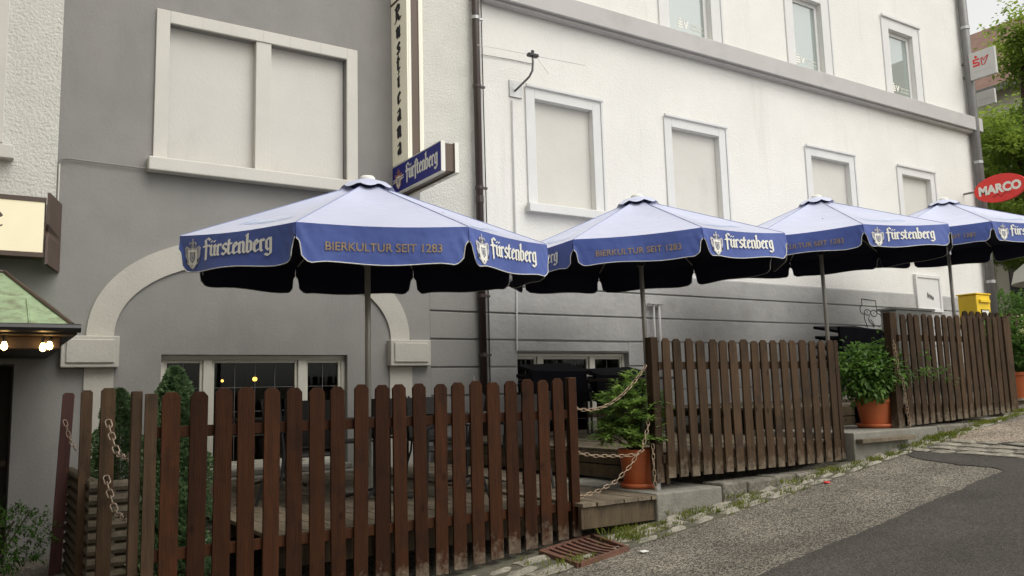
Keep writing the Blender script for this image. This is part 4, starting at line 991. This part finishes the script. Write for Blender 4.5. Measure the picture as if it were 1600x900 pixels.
chain([(4.74,5.43,-.54),(4.66,5.44,-.63),(4.52,5.46,-.74),(4.36,5.48,-.80),(4.16,5.51,-.845)], 'loose chain end dropping from the lower chain towards the deck', LINK, 'chains across the terrace gaps')
chain([(4.98,5.49,-.48),(4.975,5.485,-.62),(4.985,5.485,-.86)], 'short chain hanging down beside the terracotta pot', LINK, 'chains across the terrace gaps')
chain([(8.62,5.47,.46),(8.64,5.46,.25),(8.66,5.46,.10),(8.70,5.45,.05),(8.72,5.45,-.10),(8.74,5.45,-.30),(8.76,5.45,-.60)], 'long chain hanging from the thick post in front of the second potted shrub', LINK, 'chains across the terrace gaps')
chain([(.80,6.38,-.12),(.81,6.30,-.20),(.83,6.15,-.32),(.86,5.9,-.34),(.87,5.62,-.22)], 'upper chain looped between the slim post and the corner post', LINKD, 'chains at the side entrance', 1.5)
chain([(.80,6.38,-.50),(.81,6.30,-.58),(.83,6.15,-.70),(.86,5.9,-.72),(.87,5.62,-.55)], 'lower chain looped between the slim post and the corner post', LINKD, 'chains at the side entrance', 1.5)
chain([(.76,9.05,-.15),(.79,9.0,-.28),(.83,8.9,-.38)], 'short chain hanging on the dark red post', LINKD, 'chains at the side entrance', 1.3)

# ------------------------------------------------------------------ log planter and conifers
pl_ = empty('log_planter', (.9,7.0,gz(.9)), label='planter of stacked round logs behind the side posts, holding the conifers', cat='planter'); PP = (.9,7.0,gz(.9))
z = -1.50; i = 0
while z < -.60:
    for (a,b) in (((.86,6.68,z),(.84,9.3,z)), ((.73,6.72,z+.045),(.98,6.71,z+.045))):
        lg = MB().tube([a, tuple(Vector(a).lerp(Vector(b),.5)), b], .044, 10); put(lg.build('log', MT['log'], pl_, smooth=False), PP)
    z += .088
put(MB().box(.88,1.68,6.80,9.3,-1.5,-.95).build('soil', MT['soil'], pl_), PP)
put(MB().box(1.66,1.70,6.7,9.3,-1.5,-.90).build('side_board', MT['deckside'], pl_), PP)
def conifer(name, cx, cy, z0, z1, r, lab, n=9000):
    t = empty(name, (cx,cy,z0), label=lab, cat='shrub', group='dwarf conifers in the log planter')
    MB().tube([(0,0,0),(0,0,(z1-z0)*.8)], [.03,.01], 8).build('trunk', MT['bark'], t)
    mb = MB(); rr = random.Random(int(cx*100)); H = z1-z0
    lumps = [(rr.uniform(0,2*PI), rr.uniform(.1,.95), rr.uniform(.75,1.15)) for _ in range(60)]
    for _ in range(n):
        q = rr.random()**.8; a = rr.uniform(0,2*PI); lim = r*(1-q)**.62*(.86+.14*math.sin(q*23+a*3))*(.9+.1*math.sin(a*5+q*9))
        rad = lim*(rr.random()**.35); p = Vector((rad*math.cos(a), rad*math.sin(a), q*H))
        d = Vector((math.cos(a), math.sin(a), rr.uniform(.1,.9))).normalized(); l = rr.uniform(.02,.045)
        s = d.cross(Vector((rr.uniform(-1,1),rr.uniform(-1,1),rr.uniform(-1,1)))).normalized()*l*.3
        mb.add([p-s, p+d*l*.5+s*1.3, p+d*l, p+d*l*.4-s*1.5], [(0,1,2,3)])
    o = mb.build('foliage', MT['needle'], t); return t
conifer('dwarf_conifer', 1.34, 7.0, -.98, .285, .44, 'pointed dwarf conifer behind the first pickets of the front fence', 12000)
conifer('dwarf_conifer', 1.12, 8.3, -.72, .14, .36, 'broader dwarf conifer behind the slim side posts', 8000)
conifer('low_conifer', 1.28, 6.72, -1.28, -.55, .40, 'low skirt of conifer foliage at the planter foot behind the fence', 7000)
# overgrown bushes in the dark corner by the door
def bush(name, c, rx, ry, rz, n, size, m_, lab, cat='shrub', stems=True, group=None):
    t = empty(name, c, label=lab, cat=cat, group=group); rr = random.Random(int(c[0]*77+c[1]*13))
    mb = leafmesh(rr, n, rx, ry, rz, size); mb.build('foliage', m_, t)
    if stems:
        sb = MB()
        for _ in range(7): a = rr.uniform(0,2*PI); sb.tube([(0,0,-rz),(rx*.5*math.cos(a),ry*.5*math.sin(a),0),(rx*.8*math.cos(a),ry*.8*math.sin(a),rz*.6)], .008, 5)
        sb.build('stem', MT['bark'], t)
    return t
def leafmesh(rr, n, rx, ry, rz, size, base=(0,0,0), up=.3, clump=14, aspect=.42):
    mb = MB(); cl = []
    for _ in range(max(4, n//clump)):
        while True:
            p = Vector((rr.uniform(-1,1), rr.uniform(-1,1), rr.uniform(-1,1)))
            if .25 < p.length < 1: break
        cl.append(Vector((p.x*rx, p.y*ry, p.z*rz)))
    for c in cl:
        out = Vector((c.x/rx, c.y/ry, c.z/rz+up)).normalized()
        for k in range(clump):
            d = (out*.6+Vector((rr.gauss(0,.6), rr.gauss(0,.6), rr.gauss(0,.45)))).normalized(); l = size*rr.uniform(.6,1.25)
            p = c+Vector((rr.gauss(0,1), rr.gauss(0,1), rr.gauss(0,1)))*size*.55
            s = d.cross(Vector((rr.uniform(-.4,.4), rr.uniform(-.4,.4), 1))).normalized()*l*aspect*.5
            nrm = s.cross(d).normalized(); tip = p+d*l-Vector((0,0,l*.25)); mid_ = p+d*l*.45
            mb.add([p+Vector(base), mid_+s+Vector(base)+nrm*l*.06, tip+Vector(base), mid_-s+Vector(base)+nrm*l*.06, mid_+Vector(base)], [(0,1,4),(1,2,4),(2,3,4),(3,0,4)])
    return mb
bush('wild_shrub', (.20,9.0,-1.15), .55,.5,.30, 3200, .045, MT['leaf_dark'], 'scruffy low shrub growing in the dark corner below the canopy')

# ------------------------------------------------------------------ potted plants
def pot(t, r, h, rim=.04):
    MB().lathe([(.001,.03),(r*.74,.03),(r*.76,.035),(r*.93,h-.06),(r*.95,h-.06),(r,h-.045),(r*1.01,h),(r*.95,h),(r*.92,h-.05),(.001,h-.06)], n=36).build('pot', MT['terracotta'], t, smooth=True).modifiers.new('e','EDGE_SPLIT')
    MB().lathe([(.001,0),(r*.92,0),(r*1.0,.045),(r*.97,.045),(r*.88,.012),(.001,.012)], n=36).build('saucer', MT['terracotta'], t, smooth=True)
    MB().lathe([(.001,h-.055),(r*.92,h-.052)], n=20).build('soil', MT['soil'], t)
t = empty('potted_shrub', (5.12,5.84,-.862), label='rhododendron-like shrub with narrow leaves in a terracotta pot at the first gap', cat='potted plant', group='terracotta pots at the gaps')
pot(t, .185, .345)
rr = random.Random(5); sb = MB(); fo = MB()
for k in range(240):
    a = rr.uniform(0,2*PI); rad = .38*rr.random()**.55
    tip = Vector((rad*math.cos(a)*1.0-.10, rad*math.sin(a)*.8-.05, .40+rr.uniform(.0,.72)*(1-.45*rad/.36)))
    if tip.z < .55: tip.x -= .06
    if k % 5 == 0: sb.tube([(rr.uniform(-.03,.03),rr.uniform(-.03,.03),.29), tuple(tip*.55+Vector((0,0,.16))), tuple(tip)], .005, 5)
    ax = (tip-Vector((0,0,.30))).normalized()
    for q in range(15):
        b_ = q*2.4; d = (Vector((math.cos(b_), math.sin(b_), rr.uniform(-.25,.55)))+ax*.35).normalized(); l = rr.uniform(.06,.12)
        s = d.cross(Vector((0,0,1))).normalized()*l*.14; p = tip-ax*rr.uniform(0,.05); mid_ = p+d*l*.5
        fo.add([p, mid_+s, p+d*l-Vector((0,0,l*.18)), mid_-s, mid_+Vector((0,0,-l*.02))], [(0,1,4),(1,2,4),(2,3,4),(3,0,4)])
fo.build('foliage', MT['leaf_light'], t)['kind'] = 'stuff'; sb.build('stem', MT['bark'], t)
t = empty('potted_shrub', (8.78,5.84,-.487), label='broad leafy hydrangea shrub in a terracotta pot at the second gap', cat='potted plant', group='terracotta pots at the gaps')
pot(t, .245, .335)
rr = random.Random(9); f1 = leafmesh(rr, 3400, .50, .34, .29, .082, base=(-.12,-.02,.62), clump=10, aspect=.55); f2 = leafmesh(rr, 90, .08,.08,.14, .08, base=(.10,-.1,.95), clump=10, aspect=.5); f1.add(f2.v, f2.f)
for i,(x_,z_) in enumerate(((.22,.62),(.32,.60),(.42,.58),(.58,.62),(.68,.60),(.74,.50),(.36,.82))): q = leafmesh(rr, 8, .05,.04,.03, .06, base=(x_,-.42,z_), clump=4, aspect=.5); f1.add(q.v, q.f)
f1.build('foliage', MT['leaf'], t)['kind'] = 'stuff'
sb = MB()
for k in range(12): a = k*.53; sb.tube([(0,0,.27),(.15*math.cos(a),.15*math.sin(a),.5),(.35*math.cos(a)-.1,.28*math.sin(a),.75)], .006, 5)
sb.tube([(.1,-.1,.5),(.25,-.38,.60),(.5,-.42,.62),(.74,-.42,.50)], .004, 5); sb.build('stem', MT['bark'], t)
t = empty('potted_shrub', (12.45,6.05,-.30), label='hydrangea with pale blooms in a terracotta pot at the right edge', cat='potted plant', group='terracotta pots at the gaps')
pot(t, .28, .42)
rr = random.Random(19); leafmesh(rr, 1300, .48, .4, .38, .12, base=(0,0,.78), clump=10, aspect=.6).build('foliage', MT['leaf'], t)['kind'] = 'stuff'
for i in range(9):
    bx_, by_, bz_ = rr.uniform(-.42,.3), rr.uniform(-.4,-.1), rr.uniform(.75,1.2); fl = leafmesh(rr, 110, .08,.08,.06, .035, base=(bx_,by_,bz_), clump=10, aspect=.9); fl.build('bloom', MT['bloom'], t)

# ------------------------------------------------------------------ drain grate
t = empty('drain_grate', (3.98,5.22,gz(3.98)), label='rusty iron drain grate with slanting bars set in the gutter', cat='drain grate')
zg = gz(3.98)
corners = [on_ground(845,862,.02), on_ground(905,882,.02), on_ground(980,856,.02), on_ground(925,836,.02)]
c0,c1,c2,c3 = [Vector(c) for c in corners]
def bil(u,v): return c0*(1-u)*(1-v)+c1*u*(1-v)+c2*u*v+c3*(1-u)*v
def bar(mb, pts, w_, hgt=.03, lift=.012):
    up = Vector((0,0,1))
    for p,q in zip(pts, pts[1:]):
        d = (q-p).normalized(); s = d.cross(up).normalized()*w_
        b = [p-s, p+s, q+s, q-s]; lo = [x-up*hgt for x in b]
        mb.add([x+up*lift for x in b]+lo, [(0,1,2,3)[::-1],(4,5,6,7),(0,4,5,1),(1,5,6,2),(2,6,7,3),(3,7,4,0)])
PG = (3.98,5.22,gz(3.98))
fr = MB(); bar(fr, [bil(0,0),bil(1,0),bil(1,1),bil(0,1),bil(0,0)], .018); put(fr.build('frame', MT['rust'], t), PG)
for k in range(1,9):
    v = k/9; b_ = MB(); bar(b_, [bil(.04,max(.02,v-.05)), bil(.35,v-.01)-Vector((0,0,.012)), bil(.65,v+.02)-Vector((0,0,.014)), bil(.96,min(.98,v+.05))], .017, .02, .006); put(b_.build('bar', MT['rust'], t), PG)
put(MB().quad(*[tuple(v_-Vector((0,0,.021))) for v_ in (c0,c1,c2,c3)]).build('pit', MT['dark'], t), PG)
o = tag(MB().box(-.03,.03,-.02,.02,0,.006).build('paper_scrap', MT['whitepr']), 'small white scrap lying on the asphalt beside the drain', 'litter'); o.location = on_ground(1006,862,.008)
o = tag(MB().lathe([(.001,.012),(.03,.008),(.035,0)], n=10).build('bottle_cap', MT['redpr']), 'small red cap lying on the gravelly asphalt', 'litter'); o.location = on_ground(1292,754,.006)

# ------------------------------------------------------------------ terrace furniture
def chair(loc, rz, lab, src=[]):
    if src:
        c = copy_tree(src[0])
    else:
        c = empty('terrace_chair', (0,0,0))
        MB().box(-.24,.24,-.22,.24,.42,.45).build('seat', MT['rattan'], c, bevel=.01)
        bk = MB(); n_ = 8
        for i in range(n_):
            a0 = -.24+.48*i/n_; a1 = a0+.48/n_; f_ = lambda a_: .24-.05*(1-(a_/.24)**2)+.0
            bk.add([(a0,.20+.05*(1-(a0/.24)**2),.46),(a1,.20+.05*(1-(a1/.24)**2),.46),(a1,.27+.06*(1-(a1/.24)**2),.90),(a0,.27+.06*(1-(a0/.24)**2),.90),
                    (a0,.22+.05*(1-(a0/.24)**2),.46),(a1,.22+.05*(1-(a1/.24)**2),.46),(a1,.29+.06*(1-(a1/.24)**2),.90),(a0,.29+.06*(1-(a0/.24)**2),.90)], [(0,1,2,3),(7,6,5,4),(3,2,6,7),(0,4,5,1)])
        bk.build('backrest', MT['rattan'], c)
        for sx in (-1,1):
            MB().tube([(sx*.25,-.22,.0),(sx*.26,-.21,.3),(sx*.27,-.20,.62),(sx*.27,-.12,.66),(sx*.27,.1,.66),(sx*.25,.26,.64)], .013, 7).build('armrest', MT['black'], c)
            MB().tube([(sx*.22,.34,0),(sx*.235,.26,.25),(sx*.24,.24,.46),(sx*.24,.29,.92)], .013, 7).build('leg', MT['black'], c)
        src.append(c)
    c.location = loc; c.rotation_euler = (0,0,rz); tag(c, lab, 'chair', 'dark terrace chairs'); return c
def table(loc, lab, src=[]):
    if src: c = copy_tree(src[0])
    else:
        c = empty('terrace_table', (0,0,0))
        MB().box(-.38,.38,-.38,.38,.70,.73).build('table_top', MT['darkbeam'], c, bevel=.006)
        MB().tube([(0,0,.03),(0,0,.70)], .03, 10).build('column', MT['black'], c)
        for k in range(4): a = PI/4+k*PI/2; MB().tube([(0,0,.10),(.34*math.cos(a),.34*math.sin(a),.02)], .016, 6).build('leg', MT['black'], c)
        src.append(c)
    c.location = loc; tag(c, lab, 'table', 'dark terrace tables'); return c
table((2.75,8.9,-.90), 'dark table under the inn window, left of the nearest umbrella pole')
table((4.35,7.5,-.90), 'dark table right of the nearest umbrella pole behind the front fence')
table((3.1,7.1,-.90), 'dark table just behind the middle of the front fence')
for i,(x,y,r,l) in enumerate(((2.75,8.15,PI,'dark chair on the street side of the table under the inn window'),(3.55,8.95,-PI/2,'dark chair between the inn window table and the right pilaster'),
      (2.45,7.2,PI/2,'dark chair left of the table behind the middle of the front fence'),(3.65,6.75,-PI/2-.4,'dark chair right of the table behind the middle of the front fence'),
      (4.35,6.75,PI,'dark chair on the street side of the table right of the umbrella pole'),(4.35,8.3,0,'dark chair on the wall side of the table right of the umbrella pole'),
      (4.55,9.2,.5,'dark chair standing near the right pilaster by the wall'))): chair((x,y,-.90), r, l)
# folded and stacked dark furniture beside the second window
def stack(loc, lab, w_, d_, h_, seed):
    t = empty('stacked_loungers', loc, label=lab, cat='stacked furniture', group='black covered furniture stacks'); rr = random.Random(seed)
    for k in range(4):
        z0 = h_*(.48+.14*k); s = rr.uniform(-.05,.05); tl = .16
        MB().add([(s,0,z0),(s+w_,0,z0+.03),(s+w_-.05,d_,z0+tl),(s-.08,d_,z0+tl-.03),(s,0,z0+.05),(s+w_,0,z0+.08),(s+w_-.05,d_,z0+tl+.05),(s-.08,d_,z0+tl+.02)],
                 [(0,3,2,1),(4,5,6,7),(0,1,5,4),(1,2,6,5),(2,3,7,6),(3,0,4,7)]).build('folded_seat', MT['plastic'], t, bevel=.012)
    bb = MB().add([(-.10,-.02,h_*.32),(w_*.78,-.02,h_*.36),(w_*.86,-.05,h_*.98),(-.22,-.05,h_*1.0),(-.10,.03,h_*.32),(w_*.78,.03,h_*.36),(w_*.86,.0,h_*.98),(-.22,.0,h_*1.0)],
                  [(3,2,1,0),(4,5,6,7),(0,1,5,4),(1,2,6,5),(2,3,7,6),(3,0,4,7)]); bb.build('backrest', MT['plastic'], t, bevel=.012)
    for sx in (0.05,w_*.5,w_-.05):
        MB().tube([(sx,-.02,0),(sx+.02,0,h_*.5),(sx,.05,h_*.9)], .016, 6).build('leg', MT['black'], t); MB().tube([(sx,d_,0),(sx,d_,h_*.9)], .016, 6).build('leg', MT['black'], t)
        MB().tube([(sx-.10,-.04,.05),(sx-.04,-.05,.0),(sx+.1,-.03,.02),(sx+.12,0,.3)], .012, 6).build('runner', MT['black'], t)
stack((6.16,8.8,-.56), 'black stack of folded seats beside the low window right of the brown downpipe', .80, .5, .86, 3)
stack((7.35,9.0,-.56), 'lower black stack of folded seats behind the first potted shrub', .9, .5, .80, 8)
t = stack((12.35,8.7,-.24), 'big black stack of folded seats below the marker doodle', 1.15, .55, 1.22, 4)
stack((13.5,9.0,-.24), "second black stack beside the grey utility cabinet", .55, .5, 1.2, 5)
# slim table beside the shrub
t = table((6.95,8.0,-.56), 'dark table behind the potted shrub at the first gap')
for i,(x,y) in enumerate(((5.6,9.6),(10.6,8.9))):
    o = tag(MB().tube([(0,0,0),(0,0,1.12 if i == 0 else .74)], .012, 8).build('chrome_peg', MT['steel']), ['thin bright metal peg showing above the front fence near the right pilaster','thin bright metal peg showing above the second fence'][i], 'peg'); o.location = (x,y,-.85 if i == 0 else -.24)

# ------------------------------------------------------------------ cabinet and letter box
t = empty('utility_cabinet', (14.6,8.95,gz(14.6)), label='grey street cabinet with a flat lid behind the upper fence', cat='cabinet'); PC = (14.6,8.95,gz(14.6))
put(MB().box(14.03,15.18,8.80,9.12,-.1,1.34).build('body', MT['cabinet'], t, bevel=.01), PC)
put(MB().box(13.98,15.23,8.76,9.16,1.341,1.385).build('lid', MT['cabinet'], t, bevel=.008), PC)
put(MB().box(14.10,14.58,8.785,8.799,0,1.28).build('door', MT['cabinet'], t, bevel=.004), PC); put(MB().box(14.62,15.12,8.785,8.799,0,1.28).build('door', MT['cabinet'], t, bevel=.004), PC)
sq = MB(); sq.tube([(14.15+.05*k, 8.78, 1.15+.09*math.sin(k*2.2)) for k in range(8)], .006, 4); put(sq.build('scribble', MT['blackpr'], t), PC)
t = empty('letter_box', (17.0,9.0,gz(17)), label='bright yellow letter box behind the upper end of the last fence', cat='letter box'); PC = (17.0,9.0,gz(17))
put(MB().box(16.80,17.32,8.80,9.18,1.02,1.74).build('body', MT['yellow'], t, bevel=.02), PC)
put(MB().box(16.78,17.34,8.78,9.20,1.741,1.77).build('lid', MT['yellow'], t, bevel=.01), PC)
put(MB().box(16.88,17.26,8.76,8.80,1.58,1.64).build('flap', MT['yellow'], t, bevel=.008), PC)
put(MB().box(16.93,17.23,8.788,8.799,1.18,1.44).build('notice', MT['blackpr'], t), PC); put(MB().box(16.95,17.21,8.783,8.7875,1.20,1.42).build('notice', MT['whitepr'], t), PC)
put(MB().box(16.98,17.14,8.92,9.06,.2,1.02).build('post', MT['pipegrey'], t), PC)

# ------------------------------------------------------------------ far end: building, trees
t = empty('corner_building', (36,14,gz(36)), label='beige building with a brown tiled roof at the top of the street behind the tree', cat='building'); PB = (36,14,gz(36))
put(facade(t, 'wall', MT['bgwall'], -6, 30, 0, 12.6, [], y=0).build if False else MB().box(36,50,-6,32,0,12.4).build('wall', MT['bgwall'], t), PB)
V = [(35.3,-7,12.2),(35.3,33,12.2),(43,33,18.0),(43,-7,18.0),(51,33,12.2),(51,-7,12.2)]
put(MB().add(V, [(0,1,2,3),(3,2,4,5),(0,3,5),(1,4,2)]).build('roof', MT['roof'], t), PB)
put(MB().box(35.2,35.4,-7,33,12.0,12.25).build('gutter', MT['pipegrey'], t), PB)
for yy in range(-5,32,3):
    for zz in (6.3,9.4):
        wq = put(MB().box(35.93,36.0,yy,yy+1.3,zz,zz+1.9).build('window', MT['frame'], t), PB); MB().box(35.90,35.929,yy+.1,yy+1.2,zz+.1,zz+1.8).build('pane', MT['glassup'], wq)
put(MB().box(35.8,36.0,-6,32,4.9,5.6).build('band', MT['trim2'], t), PB)
for yy in (5.4,9.6,13.8,18.0):
    wq = put(MB().box(35.92,36.0,yy,yy+3.6,1.9,4.75).build('shop_window', MT['black'], t), PB); MB().box(35.88,35.919,yy+.1,yy+3.5,2.0,3.95).build('pane', MT['glassdark'], wq); MB().box(35.88,35.919,yy+.1,yy+3.5,4.08,4.62).build('slat_panel', MT['brown'], wq)
# shop parasol, white, round
t = empty('white_parasol', (27,11.15,gz(27)-.1), label='big white parasol edge at the right border before the shop front', cat='parasol'); 
pr = MB().lathe([(.03,3.0),(.9,2.6),(1.6,2.0),(1.7,1.62)], n=24); pr.build('canopy', MT['whitepr'], t, smooth=True); MB().tube([(0,0,0),(0,0,3)], .04, 8).build('pole', MT['alu'], t)
def tree(c, h, r, n, lab, seed, sz=.17, cat='tree'):
    t = empty('street_tree', (c[0],c[1],gz(c[0])), label=lab, cat=cat); rr = random.Random(seed)
    tr = MB().tube([(0,0,0),(.05,0,h*.25),(0,.1,h*.45),(.1,0,h*.8)], [.22,.18,.14,.05], 10); tr.build('trunk', MT['bark'], t, smooth=True)
    lb = MB(); fo = MB()
    for k in range(34):
        a = rr.uniform(0,2*PI); q = rr.uniform(.3,.98); L = r*math.sin(PI*min(1,max(.12,(q-.18)/.85)))**.6*rr.uniform(.75,1.1)
        s = Vector((0,0,h*q*.8)); e = Vector((L*math.cos(a), L*math.sin(a), h*q+rr.uniform(-.1,.5)))
        m_ = s.lerp(e,.5)+Vector((0,0,.25)); lb.tube([s,m_,e], [.06,.035,.012], 5)
        for j in range(n):
            tt = rr.uniform(.3,1.08); cc = (s.lerp(m_,tt*2) if tt < .5 else m_.lerp(e,tt*2-1))+Vector((rr.gauss(0,.38),rr.gauss(0,.38),rr.gauss(0,.18)))
            for q2 in range(12):
                d = Vector((rr.gauss(0,1),rr.gauss(0,1),rr.gauss(0,.4))).normalized(); l = sz*rr.uniform(.6,1.2); p = cc+Vector((rr.gauss(0,.2),rr.gauss(0,.2),rr.gauss(0,.07)))
                sd = d.cross(Vector((0,0,1))).normalized()*l*.28; fo.add([p,p+d*l*.5+sd,p+d*l-Vector((0,0,l*.3)),p+d*l*.5-sd], [(0,1,2,3)])
    lb.build('branch', MT['bark'], t); fo.build('crown', MT['tree_leaf'], t); return t
tree((27,12.1), 9.7, 3.4, 105, 'green leafy street tree behind the hanging signs at the far corner', 4)
tree((33,15.2), 8.4, 3.2, 75, 'second green street tree filling the gap behind the oval sign', 8)
bush('box_shrub', (22.3,10.95,1.75), .8,.7,.50, 2600, .12, MT['leaf'], 'dark evergreen shrub behind the yellow letter box')
t = empty('street_planter', (14.6,7.9,gz(15)), label='long dark planter trough beyond the upper picket fence', cat='planter')
MB().box(.5,4.2,-.25,.25,0,1.03-gz(15)).build('trough', MT['black'], t, bevel=.02)
